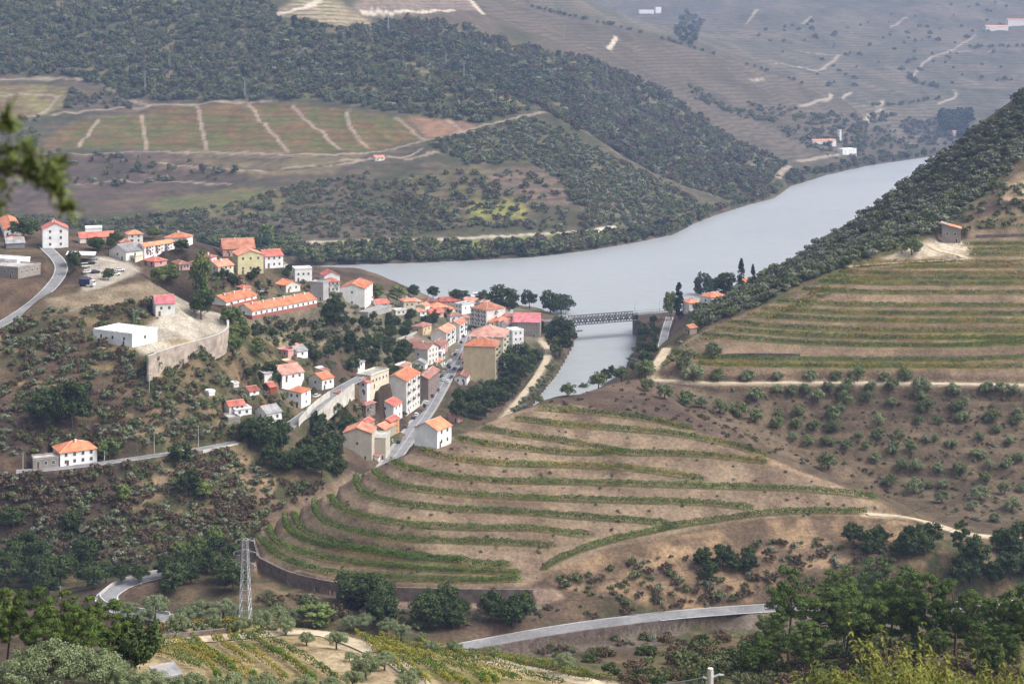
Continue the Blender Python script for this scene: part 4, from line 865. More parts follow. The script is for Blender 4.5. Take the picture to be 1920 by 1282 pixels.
for u, v, w_ in OG:
    plant_px('olive', u, v, w_*.95, 'grey green olive tree in the brown grove below the pale track', 'olive tree', 'olive trees of the brown grove', 'olive_tree', parts=w_ > 24)
CR = [(1122,727,34,'first'),(1165,715,30,'second'),(1210,708,38,'third'),(1247,748,32,'fourth')]
for u, v, w_, k in CR: plant_px('olive', u, v, w_, '%s dark olive tree from the left on the saddle between the two vineyard hills' % k, 'olive tree', 'olive trees on the saddle', 'olive_tree', vi=1)
for u, v, w_, l in ((1338,668,30,'bushy olive tree at the left end of the bottom terraces'),(1282,692,28,'dark olive tree above the bend of the pale track'),(1215,733,26,'low olive tree below the bend of the pale track'),(1283,762,24,'small olive tree under the bend of the pale track'),(1012,755,15,'small round tree on the crest in front of the water'),(1065,743,28,'dark bushy tree on the crest above the river channel'),(1095,733,18,'low tree between two bigger ones on the crest'),(1710,478,36,'big olive bush beside the sandy yard on the right hill'),(1552,880,36,'big dark round bush at the lower corner of the olive grove')):
    plant_px('olive', u, v, w_, l, 'olive tree', None, 'olive_tree', vi=1)
# --- olives of the near brow
NB = [(290,1166,58),(334,1188,44),(375,1166,46),(418,1166,50),(436,1168,40),(455,1186,34),(489,1184,46),(536,1191,40),(556,1172,38),(684,1183,38),(726,1190,36),(655,1182,32),(752,1200,36),(791,1202,20),(240,1160,40),(270,1172,34),(520,1172,40),(350,1172,40),(400,1178,30)]
for u, v, w_ in NB: plant_px('near_olive', u, v, w_, 'silvery olive tree in the row along the near brow', 'olive tree', 'olive trees along the near brow', 'olive_tree')
for u, v, w_, l in ((575,1210,30,'small leaning olive tree standing alone in the dry field'),(631,1217,42,'olive tree with two stems at the edge of the dry field'),(686,1274,58,'big silvery olive tree in front of the near vineyard'),(721,1256,40,'dark olive tree behind the big silvery one'),(781,1276,30,'slim olive tree beside the stony track in the near vineyard'),(661,1292,44,'olive tree at the bottom edge under the big silvery one'),(765,1298,46,'olive tree at the bottom edge by the stony track'),(807,1228,32,'round olive bush among the near vine rows'),(851,1228,32,'pale olive bush beside the end of the valley road'),(926,1236,28,'low olive bush at the upper edge of the near vineyard'),(1057,1262,44,'round silvery olive bush under the stone road wall'),(655,1240,22,'low olive bush by the dry field')):
    plant_px('near_olive', u, v, w_, l, 'olive tree', None, 'olive_tree')
for u, v, w_ in ((95,1305,115),(175,1302,95),(30,1315,90),(285,1318,70),(350,1322,72),(425,1318,66),(495,1320,66),(565,1318,60),(620,1318,54),(235,1308,60),(60,1290,90),(140,1290,90),(200,1295,80)):
    plant_px('near_olive', u, v, w_, 'silvery olive tree along the bottom edge of the view', 'olive tree', 'olive trees along the bottom edge', 'olive_tree')
plant_px('light_broadleaf', 594, 1176, 66, 'yellowish green spreading tree at the end of the brow', 'tree', None, 'broadleaf_tree', hpx=44)
# --- pines and dark trees close by
for i, (u, v, w_, h_) in enumerate(((12,1262,70,150),(60,1258,80,150),(112,1262,80,150),(160,1262,75,140),(205,1262,80,130),(-40,1268,80,150),(85,1280,80,135),(140,1275,80,130))):
    plant_px('near_pine', u, v, w_, 'dark green pine in the clump at the lower left', 'pine tree', 'pines of the lower left clump', 'pine_tree', hpx=h_*1.08)
plant_px('broadleaf', 252, 1270, 86, 'dense dark round tree beside the little white roof', 'tree', None, 'broadleaf_tree', hpx=108)
plant_px('light_broadleaf', 8, 1200, 50, 'lime green tree at the left edge behind the pines', 'tree', None, 'broadleaf_tree', hpx=80)
plant_px('near_pine', 1478, 1238, 86, 'tall bent pine standing in front of the valley road', 'pine tree', None, 'pine_tree', hpx=182)
for u, v, w_, h_ in ((1540,1250,90,170),(1585,1240,85,150),(1620,1262,90,180),(1665,1250,95,175),(1700,1245,95,190),(1745,1250,95,190),(1790,1245,90,180),(1570,1200,80,150),(1640,1195,85,165),(1690,1190,80,150),(1830,1240,85,140),(1885,1262,95,165),(1925,1262,90,180),(1445,1262,70,130),(1510,1275,80,120)):
    plant_px('near_pine', u, v, w_, 'green pine in the stand at the lower right', 'pine tree', 'pines of the lower right stand', 'pine_tree', hpx=h_*.92)
plant_px('near_pine', 1800, 1065, 34, 'narrow green conifer where the field track meets the grove', 'conifer', None, 'pine_tree', hpx=100)
# --- named trees in and around the town
TB = 'broadleaf'
for key, u, v, w_, h_, l in ((TB,945,592,54,58,'biggest dark round tree on the town quay'),(TB,993,578,28,34,'slim dark tree on the quay left of the bridge'),(TB,1032,588,34,44,'dark tree left of the pair at the bridge head'),(TB,1052,592,42,38,'dark tree right of the pair at the bridge head'),
   (TB,1050,668,56,74,'big dark tree growing by the stone bridge abutment'),('light_broadleaf',1042,672,28,46,'bright green tree on the bank beside the river track'),
   (TB,975,708,50,60,'dark tree in the park below the yellow apartment house'),(TB,955,712,40,50,'dark leafy tree next to the yellow apartment house'),(TB,1000,690,34,40,'small dark tree by the river track'),
   ('light_broadleaf',502,470,40,52,'tall pale green poplar like tree on the far bank behind the town'),('light_broadleaf',376,568,38,96,'tall bright green tree by the ramp to the terrace'),(TB,377,598,42,58,'dense dark tree at the corner of the paved terrace'),
   ('light_broadleaf',320,535,34,40,'light green tree above the paved terrace'),('light_broadleaf',296,535,30,34,'pale olive green tree left of the terrace ramp'),(TB,138,508,26,40,'dark cone shaped tree beside the car park'),(TB,203,526,20,22,'small dark bush at the edge of the car park'),
   (TB,45,448,44,36,'dark tree between the small white house and the tall white one'),('light_broadleaf',287,448,22,22,'round yellowish tree behind the long white building'),(TB,340,472,28,24,'dark tree right of the long white building'),
   ('light_broadleaf',706,560,30,26,'round green tree right of the tall white block'),('light_broadleaf',745,562,30,28,'round green tree in front of the river'),(TB,860,566,36,24,'dark green hedge like tree on the quay'),(TB,908,570,26,24,'dark green tree beside the biggest quay tree'),(TB,775,560,22,26,'pointed dark tree on the quay'),(TB,812,560,22,24,'small pointed tree behind the red roofs'),
   ('light_broadleaf',285,697,32,36,'bright lime green tree under the terrace wall'),('light_broadleaf',205,862,42,36,'bright green tree right of the lone white house'),(TB,335,868,40,40,'dark tree below the hill road'),(TB,1325,563,40,50,'dark tree behind the orange roofed houses by the river'),(TB,1358,557,40,46,'dark spreading tree left of the tall cypress'),('light_broadleaf',1258,600,26,56,'light green tree behind the front cypress'),
   (TB,135,800,66,84,'big dark tree on the slope above the lone white house'),(TB,85,800,60,66,'broad dark tree left of the biggest tree on the slope'),('light_broadleaf',232,945,32,38,'pale green bushy tree below the hill road'),(TB,355,930,36,52,'dark upright tree on the slope below the hill road'),('light_broadleaf',382,935,36,30,'green bush right of the dark upright tree'),(TB,25,990,40,40,'dark round tree at the left edge of the lower slope'),(TB,50,1050,44,50,'very dark tree low on the left slope'),(TB,135,1000,36,40,'dark bush in the middle of the lower left slope')):
    plant_px(key, u, v, w_, l, 'tree', None, 'broadleaf_tree', hpx=h_)
for u, v, w_, h_, l in ((1273,597,25,65,'tall dark cypress standing by the bridge lane'),(1390,541,20,54,'tall cypress on the river slope above the orange roof'),(1412,536,15,40,'smaller cypress to the right of the tall one')):
    plant_px('cypress', u, v, w_, l, 'cypress', None, 'cypress_tree', hpx=h_)
# --- groups of trees and shrubs, strewn over areas read from the photo
def strew(poly, n, y0=0, y1=9e9, clear=()):
    p = np.array(poly); out = []
    while len(out) < n:
        q = np.stack([RNG.uniform(p[:,0].min(), p[:,0].max(), n*2), RNG.uniform(p[:,1].min(), p[:,1].max(), n*2)], 1)
        q = q[in_poly(q[:,0], q[:,1], poly)]; x, y = vis(q[:,0], q[:,1]); ok = (y > y0) & (y < y1)
        out += [(a, b_) for a, b_ in zip(x[ok], y[ok])]
        if not ok.any(): break
    return out[:n]
TREES = [   # area, count, kind, heights, label, group
 ([(740,605),(770,600),(800,590),(860,600),(800,612),(760,640)], 14, 'broadleaf', (4,7), 'dark tree among the roofs near the river', 'trees among the river roofs'),
 ([(455,615),(600,600),(620,620),(480,650)], 20, 'broadleaf', (2.5,4.5), 'dark tree in front of the long row of houses', 'trees before the long row'),
 ([(620,690),(720,640),(770,640),(750,720),(660,740)], 22, 'broadleaf', (5,9), 'dark green tree on the slope between the row houses and the street', 'trees on the town slope'),
 ([(550,650),(700,610),(760,620),(700,660),(590,690)], 20, 'broadleaf', (4,8), 'dark tree in the terraced gardens above the street', 'trees in the terraced gardens'),
 ([(830,775),(850,745),(960,725),(985,745),(900,790),(850,800)], 26, 'broadleaf', (6,10), 'dark tree in the wooded hollow beside the street', 'trees in the hollow beside the street'),
 ([(440,825),(520,805),(580,850),(640,870),(640,900),(560,900),(480,860)], 26, 'broadleaf', (5,10), 'dark tree in the gorge below the lower houses', 'trees in the gorge'),
 ([(560,790),(640,780),(690,830),(640,850),(580,830)], 12, 'broadleaf', (5,8), 'dark tree beside the walled ramp', 'trees beside the walled ramp'),
 ([(420,600),(500,640),(490,680),(430,660)], 12, 'light_broadleaf', (5,8), 'green tree on the bank below the terrace wall', 'trees below the terrace wall'),
 ([(460,690),(540,680),(530,720),(470,740)], 10, 'broadleaf', (4,7), 'dark tree above the cluster of small houses', 'trees above the small houses'),
 ([(150,470),(215,450),(250,470),(170,480)], 9, 'broadleaf', (4,7), 'dark garden tree in the upper town', 'garden trees of the upper town'),
 ([(400,520),(480,500),(560,515),(530,540),(420,545)], 12, 'broadleaf', (3.5,6), 'dark garden tree below the pale yellow house', 'garden trees below the yellow house'),
 ([(610,590),(630,560),(640,600),(620,620)], 5, 'broadleaf', (6,9), 'dark tree beside the tall white block', 'trees beside the tall block'),
 ([(640,1120),(720,1130),(720,1180),(640,1175)], 8, 'broadleaf', (7,11), 'dark tree below the vineyard wall', 'trees below the vineyard wall'),
 ([(790,1150),(870,1140),(980,1140),(985,1180),(800,1190)], 16, 'broadleaf', (5,9), 'dark tree in the thicket beside the valley road', 'trees of the roadside thicket'),
 ([(250,1090),(330,1060),(430,1040),(460,1110),(360,1130),(310,1120)], 18, 'broadleaf', (5,9), 'dark tree inside the bend of the valley road', 'trees inside the road bend'),
 ([(320,1050),(400,1020),(420,1060),(340,1080)], 7, 'light_broadleaf', (5,8), 'bright green tree at the foot of the left slope', 'bright trees at the foot of the slope'),
 ([(0,1060),(180,1050),(230,1090),(180,1130),(0,1120)], 18, 'broadleaf', (6,10), 'dark tree at the bottom of the left slope', 'trees at the bottom of the left slope'),
 ([(1310,1060),(1420,1050),(1440,1080),(1330,1090)], 9, 'broadleaf', (4,7), 'dark bushy tree in the clump on the eroded bank', 'trees on the eroded bank'),
 ([(1590,1010),(1760,1000),(1770,1060),(1620,1060)], 16, 'broadleaf', (4,8), 'dark tree along the foot of the field track', 'trees at the foot of the field track'),
 ([(1780,1040),(1920,1020),(1920,1110),(1800,1100)], 18, 'broadleaf', (5,9), 'dark tree at the right edge of the valley', 'trees at the right edge of the valley'),
 ([(1200,690),(1195,620),(1232,640),(1225,680),(1100,735),(1090,728),(1150,700)], 16, 'broadleaf', (3.5,6), 'dark tree on the bank under the bridge end', 'trees on the bridge bank'),
 ([(1195,605),(1235,602),(1238,650),(1200,660)], 14, 'broadleaf', (3.5,6), 'dark tree against the stone bridge end', 'trees at the bridge end'),
 ([(560,600),(640,590),(760,600),(760,625),(600,640)], 16, 'broadleaf', (3,5), 'dark garden tree on the terraces below the tall white block', 'garden trees below the tall block'),
 ([(1400,1215),(1500,1195),(1900,1190),(1920,1282),(1400,1282)], 34, 'near_pine', (5,9), 'young pine below the stand at the lower right', 'young pines at the lower right'),
 ([(1270,1215),(1440,1200),(1450,1260),(1280,1282)], 14, 'shrub', (2.5,4), 'dark bush on the rough near spur', 'bushes on the near spur'),
]
for poly, n, key, (h0, h1), l, g in TREES:
    for x, y in strew(poly, n, 150, 1200): plant(key, x, y, random.uniform(h0, h1), l, 'bush' if key == 'shrub' else 'pine tree' if 'pine' in key else 'tree', g, 'shrub' if key == 'shrub' else 'pine_tree' if 'pine' in key else 'broadleaf_tree', parts=False)
# far bank trees by the water
for i in range(95):
    u = random.uniform(560, 1760); v = np.interp(u, [a for a, _ in FB], [b_ for _, b_ in FB])-random.uniform(1, 9)
    x, y = vis(u, v); x, y = float(x[0]), float(y[0])
    if y > 1300: plant('far_tree', x, y, random.uniform(8, 14), 'green tree standing along the far river bank', 'tree', 'trees along the far bank', 'riverbank_tree', parts=False)
# --- scrub and woods
SCR = []                                       # x, y, height, kind (index), wide
def scrub(poly, n, kinds, h, y0=0, y1=9e9, wide=1.):
    for x, y in strew(poly, n, y0, y1):
        SCR.append((x, y, random.uniform(*h), random.choice(kinds), wide))
SH = 'far_shrub'
scrub([(0,600),(170,570),(300,560),(300,600),(240,640),(280,690),(430,640),(520,760),(430,820),(0,860)], 950, [0,1,1,0,2,3], (.6,2.8), 560, 760)
scrub([(0,895),(440,845),(540,900),(640,900),(520,960),(460,1020),(330,1050),(0,1080)], 1050, [0,1,1,1,1,3,2], (.6,2.8), 530, 680)
scrub([(480,640),(760,600),(850,680),(800,760),(640,840),(480,800)], 320, [0,0,3,3,2,1], (1,2.6), 660, 1000)
scrub([(350,520),(760,540),(770,640),(560,660),(440,600)], 330, [0,3,2,1], (1,2.6), 700, 1000)
scrub([(1290,640),(1370,600),(1500,530),(1640,480),(1760,430),(1880,330),(1990,200),(1990,100),(1920,172),(1780,282),(1640,388),(1500,478),(1420,525),(1310,570)], 1500, [0,0,2,2,2,2,3], (1.5,4.2), 690, 1000)
scrub([(1290,600),(1310,545),(1400,530),(1460,500),(1400,575),(1330,610)], 110, [0,0,3,2], (2,4.5), 700, 1050)
scrub([(1030,660),(1042,690),(1012,738),(985,772),(960,792),(950,784),(985,738),(1020,692)], 90, [0,3,2], (1,2.6), 700, 1100)
scrub([(860,720),(960,720),(1000,700),(1010,660),(960,690),(900,715)], 60, [0,3], (1,2.5), 700, 1100)
scrub([(1190,640),(1230,650),(1150,720),(1000,760),(1000,740),(1090,720)], 70, [0,2,3], (1.5,3.2), 600, 1000)
scrub([(1240,650),(1290,640),(1300,670),(1240,690)], 16, [0,2], (1,2.5), 600, 1000)
scrub([(1040,1090),(1250,1040),(1600,1000),(1770,1010),(1700,1060),(1480,1110),(1250,1150),(1100,1160)], 260, [0,1,3], (.7,2.2), 460, 540)
scrub([(480,1110),(740,1140),(1060,1140),(1000,1170),(740,1180),(500,1150)], 120, [0,1,3], (.8,2.4), 440, 540)
scrub([(1150,1250),(1260,1195),(1450,1190),(1900,1180),(1920,1290),(1100,1290)], 330, [0,1,1,3], (.8,2.2), 120, 400)
scrub([(880,1230),(1250,1165),(1430,1150),(1250,1190),(1100,1250)], 60, [0,3,1], (.8,2), 300, 480)
scrub([(1240,728),(1920,728),(1920,1005),(1640,930),(1330,790)], 420, [0,1,0,2], (.4,1.2), 500, 645)
scrub([(1010,760),(1225,705),(1300,750),(1540,890),(1330,812),(1200,780)], 90, [1,1,0], (.5,1.3), 500, 660)
scrub(MIDP, 170, [0,1,0], (.4,.9), 470, 620)
scrub([(300,1170),(640,1176),(640,1186),(280,1204)], 50, [0,2], (.8,1.6), 220, 330)
scrub([(1720,440),(1920,300),(1920,420),(1800,440)], 70, [0,2,3], (1.2,3), 690, 830)
# far side: woods above the bench, on the spurs and along the water
FT = 4
scrub([(-60,-30),(500,-30),(520,30),(640,55),(760,98),(900,152),(1000,205),(900,232),(760,215),(600,188),(300,190),(240,180),(120,140),(-60,140)], 4700, [4,4,5,5,5,6,7,0], (2,9.5), 1700, 2600)
scrub([(640,60),(760,35),(870,50),(980,90),(1110,110),(1250,175),(1380,265),(1480,310),(1440,355),(1330,400),(1280,355),(1140,280),(1020,205),(900,148)], 3600, [4,5,5,7,6,0,1], (2,9.5), 1850, 2700)
scrub([(700,70),(800,70),(1060,150),(1100,190),(950,180),(830,130)], 350, [7,7,4], (7,11), 1900, 2700)
scrub([(800,270),(1000,222),(1140,290),(1290,365),(1330,400),(1250,435),(1120,420),(1000,300),(880,310)], 1700, [4,5,6,0,3,2], (1.5,6.5), 1450, 2000)
scrub([(740,330),(1000,320),(1120,420),(1100,440),(740,430)], 330, [0,4,3,1], (2,6), 1400, 1800)
scrub([(-60,395),(200,415),(420,385),(560,345),(690,325),(800,380),(830,430),(760,445),(-60,450)], 900, [0,0,3,1,4], (2.,4.8), 1380, 1750)
scrub([(-60,295),(120,285),(300,290),(420,315),(440,345),(200,350),(-60,350)], 90, [0,4,6], (2.5,7), 1500, 1850)
scrub([(0,222),(80,222),(70,285),(-60,290)], 60, [4,0], (3,6), 1700, 2000)
scrub([(130,170),(240,180),(250,205),(120,205)], 60, [4,0,6], (3,6), 1700, 2100)
scrub([(560,470),(760,458),(900,465),(1120,445),(1260,425),(1340,395),(1470,345),(1480,325),(1560,315),(1700,292),(1790,285),(1780,292),(1700,303),(1550,330),(1480,352),(1450,374),(1350,402),(1260,442),(1100,472),(800,494),(560,498)], 900, [4,5,7,6,4], (5,9.5), 1300, 3000)
scrub([(-60,445),(560,455),(560,480),(-60,500)], 320, [4,5,7], (5,9), 1300, 1700)
scrub([(1480,200),(1560,225),(1640,290),(1560,300),(1480,260),(1400,190)], 150, [0,4,3], (3,7), 2200, 3000)
scrub([(1290,160),(1370,200),(1480,232),(1400,225),(1300,185)], 90, [4,0], (3,7), 2200, 3000)
scrub([(1520,210),(1680,215),(1790,240),(1800,270),(1640,290),(1530,260)], 260, [4,0,6], (4,9), 2300, 3300)
scrub([(1760,215),(1830,212),(1810,262),(1770,250)], 90, [7,7], (10,16), 2300, 3400)
scrub([(1280,20),(1320,40),(1300,90),(1260,70)], 60, [4,7], (8,14), 2800, 5000)
scrub([(1400,60),(1470,50),(1560,30),(1900,0),(1900,160),(1700,160),(1560,170)], 110, [4,0], (4,9), 2800, 5000)
for uv in ([(1000,15),(1060,30),(1150,48),(1240,74),(1280,86)],[(1290,90),(1400,122),(1500,156)],[(1700,140),(1720,156),(1760,165)],[(1640,200),(1700,196),(1760,186)],[(1820,90),(1920,88)]):
    for p in trace(uv, None, 8, 1): SCR.append((p[0]+random.uniform(-6,6), p[1], random.uniform(5,9), 4, 1.))
# keep roads and water free
def road_dist(x, y):
    d = np.full(x.shape, 1e9)
    for name, p, hw, kind, verge in ROADS:
        q, _ = line_dist(x, y, p); d = np.minimum(d, q-hw)
    return d
S = np.array([(a, b_, c, d, e) for a, b_, c, d, e in SCR]); S = S[road_dist(S[:,0], S[:,1]) > 1.2]
S = S[~(lookup(S[:,0], S[:,1], RIV.astype(float)) > .3)]
# ------------------------------------------------------------------ houses
WALLC = {'white': (.8,.8,.79), 'offwhite': (.68,.66,.62), 'cream': (.62,.57,.44), 'yellow': (.66,.61,.36), 'tan': (.56,.46,.29), 'beige': (.5,.46,.38), 'grey': (.36,.35,.35), 'stone': (.27,.24,.21), 'dkgrey': (.2,.2,.2),
         'pink': (.55,.33,.29), 'orange': (.52,.28,.12), 'red': (.26,.07,.05), 'bluegrey': (.4,.42,.47), 'brick': (.33,.12,.09), 'brown': (.22,.17,.15), 'olive': (.36,.33,.24)}
ROOFC = {'orange': (.52,.19,.1), 'salmon': (.47,.2,.13), 'red': (.36,.11,.085), 'brown': (.24,.115,.095), 'pink': (.46,.15,.165), 'grey': (.24,.24,.25), 'white': (.7,.7,.69), 'palegrey': (.36,.35,.33), 'dusty': (.38,.2,.16)}
def wallm(k): return mat('plaster_'+k, WALLC[k], .9, .12, .35)
def roofm(k):
    n = 'roof_tiles_'+k
    if n in MATS: return MATS[n]
    m = mat(n, ROOFC[k], .85, .36, .35, rnd=.3); nt = m.node_tree; b = nt.nodes['Principled BSDF']
    tc = N(nt, 'ShaderNodeTexCoord'); wv = N(nt, 'ShaderNodeTexWave', wave_type='BANDS', bands_direction='DIAGONAL'); wv.inputs['Scale'].default_value = 1.2
    bp = N(nt, 'ShaderNodeBump'); bp.inputs['Strength'].default_value = .25; nt.links.new(tc.outputs['Object'], wv.inputs['Vector']); nt.links.new(wv.outputs['Fac'], bp.inputs['Height']); nt.links.new(bp.outputs['Normal'], b.inputs['Normal'])
    return m
GLASS = mat('window_glass', (.03,.035,.045), .15, 0, spec=.5); FRAME = mat('window_frame', (.6,.6,.58), .6, 0); WOOD = mat('door_wood', (.13,.075,.045), .6, .2); RIDGE = mat('ridge_tiles', (.62,.36,.26), .85, .15)
STONE = mat('rubble_stone', (.15,.118,.105), .95, .35, .5, bump=.8, bscale=1.5); CONC = mat('concrete', (.42,.41,.39), .9, .15, .3); IRON = mat('painted_iron', (.16,.165,.17), .6, .15, .5)
wb = MB(); wb.box(-.6,-.07,-.75,.6,0,.75,0); wb.box(-.46,-.085,-.61,-.03,-.071,.61,1); wb.box(.03,-.085,-.61,.46,-.071,.61,1); WIN = wb.mesh('window', [FRAME, GLASS])
wb = MB(); wb.box(-.55,-.07,0,.55,0,2.15,0); wb.box(-.45,-.085,.05,.45,-.071,2.05,1); DOOR = wb.mesh('door', [FRAME, WOOD])
wb = MB(); wb.box(-1.1,-1.0,0,1.1,0,.12,0); wb.box(-1.1,-1.0,.12,-1.04,0,1.0,1); wb.box(1.04,-1.0,.12,1.1,0,1.0,1); wb.box(-1.04,-1.0,.95,1.04,-.94,1.0,1)
for k in range(7): wb.box(-.95+k*.3,-.99,.12,-.92+k*.3,-.95,.95,1)
BALC = wb.mesh('balcony', [CONC, IRON])
FOOT = []
def slabpoly(b, pts, t=.18, mi=0):
    n = len(pts); b.add(list(pts)+[(p[0],p[1],p[2]-t) for p in pts], [tuple(range(n)), tuple(range(2*n-1,n-1,-1))]+[(i,i+n,(i+1)%n+n,(i+1)%n) for i in range(n)], mi)
def roof_geo(b, LR, LL, h, kind, rise, ov=.4):
    x0, x1, y0, y1 = -ov, LR+ov, -ov, LL+ov; z0 = h+.02
    if kind == 'R':
        z0 -= ov*rise/(LL/2); ym, zr = LL/2, h+rise+.02
        slabpoly(b, [(x0,y0,z0),(x1,y0,z0),(x1,ym,zr),(x0,ym,zr)]); slabpoly(b, [(x0,ym,zr),(x1,ym,zr),(x1,y1,z0),(x0,y1,z0)])
        b.tube([(x0,ym,zr+.03),(x1,ym,zr+.03)], .16, 5, 1)
    elif kind == 'L':
        z0 -= ov*rise/(LR/2); xm, zr = LR/2, h+rise+.02
        slabpoly(b, [(x0,y0,z0),(xm,y0,zr),(xm,y1,zr),(x0,y1,z0)]); slabpoly(b, [(xm,y0,zr),(x1,y0,z0),(x1,y1,z0),(xm,y1,zr)])
        b.tube([(xm,y0,zr+.03),(xm,y1,zr+.03)], .16, 5, 1)
    elif kind == 'H':
        d = min(LR, LL)/2+ov; zr = h+rise+.02
        if LR >= LL: a, c = (x0+d,(y0+y1)/2,zr), (x1-d,(y0+y1)/2,zr)
        else: a, c = ((x0+x1)/2,y0+d,zr), ((x0+x1)/2,y1-d,zr)
        A_, B_, C_, D_ = (x0,y0,z0),(x1,y0,z0),(x1,y1,z0),(x0,y1,z0)
        if LR >= LL: fs = ([A_,B_,c,a],[B_,C_,c],[C_,D_,a,c],[D_,A_,a]); hips = ((A_,a),(B_,c),(C_,c),(D_,a),(a,c))
        else: fs = ([A_,B_,a],[B_,C_,c,a],[C_,D_,c],[D_,A_,a,c]); hips = ((A_,a),(B_,a),(C_,c),(D_,c),(a,c))
        for f in fs: slabpoly(b, f)
        for p, q in hips:
            if math.dist(p, q) > .3: b.tube([p, q], .13, 4, 1)
    elif kind == 'S':
        slabpoly(b, [(x0,y0,z0),(x1,y0,z0),(x1,y1,z0+rise),(x0,y1,z0+rise)])
    else:
        b.box(x0+ov*.6,y0+ov*.6,h+.003,x1-ov*.6,y1-ov*.6,h+.25); t = .25
        for q in ((0,0,LR,t),(0,LL-t,LR,LL),(0,t,t,LL-t),(LR-t,t,LR,LL-t)): b.box(q[0]-.1,q[1]-.1,h+.252,q[2]+.1,q[3]+.1,h+.75,1)
def house(u0, u1, u2, vb, ve, a, kind, wall, roof, label, cat='house', name='house', wl=(0,0), wr=(0,0), lenR=None, lenL=None, chim=0, rise=None, base=None, balc=False, group=None, low=None, root=None, lift=0, geo=None):
    """box house from the photo: near corner at (u1, vb), eaves at ve, left wall to u0, right wall to u2, turned by a degrees"""
    x, y, z, rz, LR, LL, h = geo
    if root is None:
        root = empty(name, (x, y, z), rz); tag(root, label, cat, group); FOOT.append((x, y, rz, LR, LL)); pre = ''
    else:
        p = root; rr = empty('block', (x, y, z), rz); rr.parent = p; rr.matrix_parent_inverse = (mathutils.Matrix.Translation(p.location) @ p.rotation_euler.to_matrix().to_4x4()).inverted(); root = rr
    span = LL if kind in 'RS' else LR if kind == 'L' else min(LR, LL); rise = rise if rise is not None else (span*.24 if kind != 'S' else span*.2)
    b = MB(); zb = -5 if not lift else 0
    if kind == 'R': b.add([(0,0,zb),(LR,0,zb),(LR,LL,zb),(0,LL,zb),(0,0,h),(LR,0,h),(LR,LL,h),(0,LL,h),(0,LL/2,h+rise),(LR,LL/2,h+rise)], [(0,1,5,4),(1,2,6,9,5),(2,3,7,6),(3,0,4,8,7),(4,5,9,8),(6,7,8,9)])
    elif kind == 'L': b.add([(0,0,zb),(LR,0,zb),(LR,LL,zb),(0,LL,zb),(0,0,h),(LR,0,h),(LR,LL,h),(0,LL,h),(LR/2,0,h+rise),(LR/2,LL,h+rise)], [(0,1,5,8,4),(1,2,6,5),(2,3,7,9,6),(3,0,4,7),(5,6,9,8),(7,4,8,9)])
    elif kind == 'S': b.add([(0,0,zb),(LR,0,zb),(LR,LL,zb),(0,LL,zb),(0,0,h),(LR,0,h),(LR,LL,h+rise),(0,LL,h+rise)], [(0,1,5,4),(1,2,6,5),(2,3,7,6),(3,0,4,7),(4,5,6,7)])
    else: b.box(0,0,zb,LR,LL,h)
    b.obj('wall', [wallm(wall)], root)
    if low:                                     # ground floor clad in another colour
        lb = MB(); lb.box(-.06,-.06,zb+.01,LR+.06,LL+.06,low[1]*h); lb.obj('ground_floor', [wallm(low[0])], root)
    b = MB(); roof_geo(b, LR, LL, h, kind, rise); rf = b.obj('roof', [roofm(roof), RIDGE if kind != 'F' else wallm(wall)], root)
    for k in range(chim):
        t = (k+.6)/(chim+.2); cx, cy = (t*LR, LL*.42) if LR > LL else (LR*.42, t*LL); c = MB(); zt = h+rise*.75
        c.box(cx-.35,cy-.35,zt-.6,cx+.35,cy+.35,zt+1.2); c.box(cx-.45,cy-.45,zt+1.203,cx+.45,cy+.45,zt+1.35); c.obj('chimney', [wallm('offwhite')], rf)
    def wins(side, L, nc, ns):
        for i in range(nc):
            for s in range(ns):
                o = link('window', WIN, root); q = L*(i+.7)/(nc+.4); zz = h*(s+.62)/ns if ns > 1 else h*.62
                o.location = (q, -.002, zz) if side == 'R' else (-.002, L-q, zz)
                if side == 'L': o.rotation_euler[2] = -math.pi/2
                k = min(1., h/ns/2.3); o.scale = (k, 1, k)
                if balc and s > 0 and i % 2 == 0:
                    w = link('balcony', BALC, root); w.location = (q, -.003, zz-1.15*k) if side == 'R' else (-.003, L-q, zz-1.15*k); w.rotation_euler[2] = o.rotation_euler[2]
    wins('L', LL, *wl); wins('R', LR, *wr)
    if h > 2.6 and not lift:
        d = link('door', DOOR, root); d.location = (-.004, LL*.22, 0) if wl[0] >= wr[0] else (LR*.2, -.004, 0)
        if wl[0] >= wr[0]: d.rotation_euler[2] = -math.pi/2
    return root
BUILT = []
for (a_, k_), g in zip(HL, HG):
    k_ = dict(k_); r_ = k_.get('root'); k_['root'] = BUILT[r_] if r_ is not None else None
    BUILT.append(house(*a_, geo=g, **k_))

# ------------------------------------------------------------------ walls
def wall_line(name, uv, h, th, m, label, cat='wall', cap=None, zs=None, z0=-2.5, battl=False):
    p = trace(uv, zs, 5, 2); b = MB(); slab(b, p, -th/2, th/2, z0, h)
    o = b.obj(name, [m]); tag(o, label, cat)
    if cap: b = MB(); slab(b, p, -th/2-.08, th/2+.08, h+.003, h+.16); b.obj('coping', [cap], o)
    return p
wall_line('retaining_wall', [(277,672),(300,663),(340,650),(380,640),(412,630),(428,618),(427,604)], .9, .8, mat('old_plaster_wall', (.36,.3,.25), .95, .35, .3, bump=.5), 'tall weathered retaining wall round the paved terrace', zs=[66]*7, z0=-9, cap=CONC)
wall_line('retaining_wall', [(486,1046),(540,1073),(620,1092),(740,1102),(860,1105),(1000,1106)], .3, .7, STONE, 'dark dry stone wall along the foot of the round vineyard hill', zs=[24]*6, z0=-4.2)
wall_line('retaining_wall', [(476,1010),(480,1028),(486,1045)], .3, .7, STONE, 'short stone wall end on the left nose of the vineyard hill', zs=[24]*3, z0=-4)
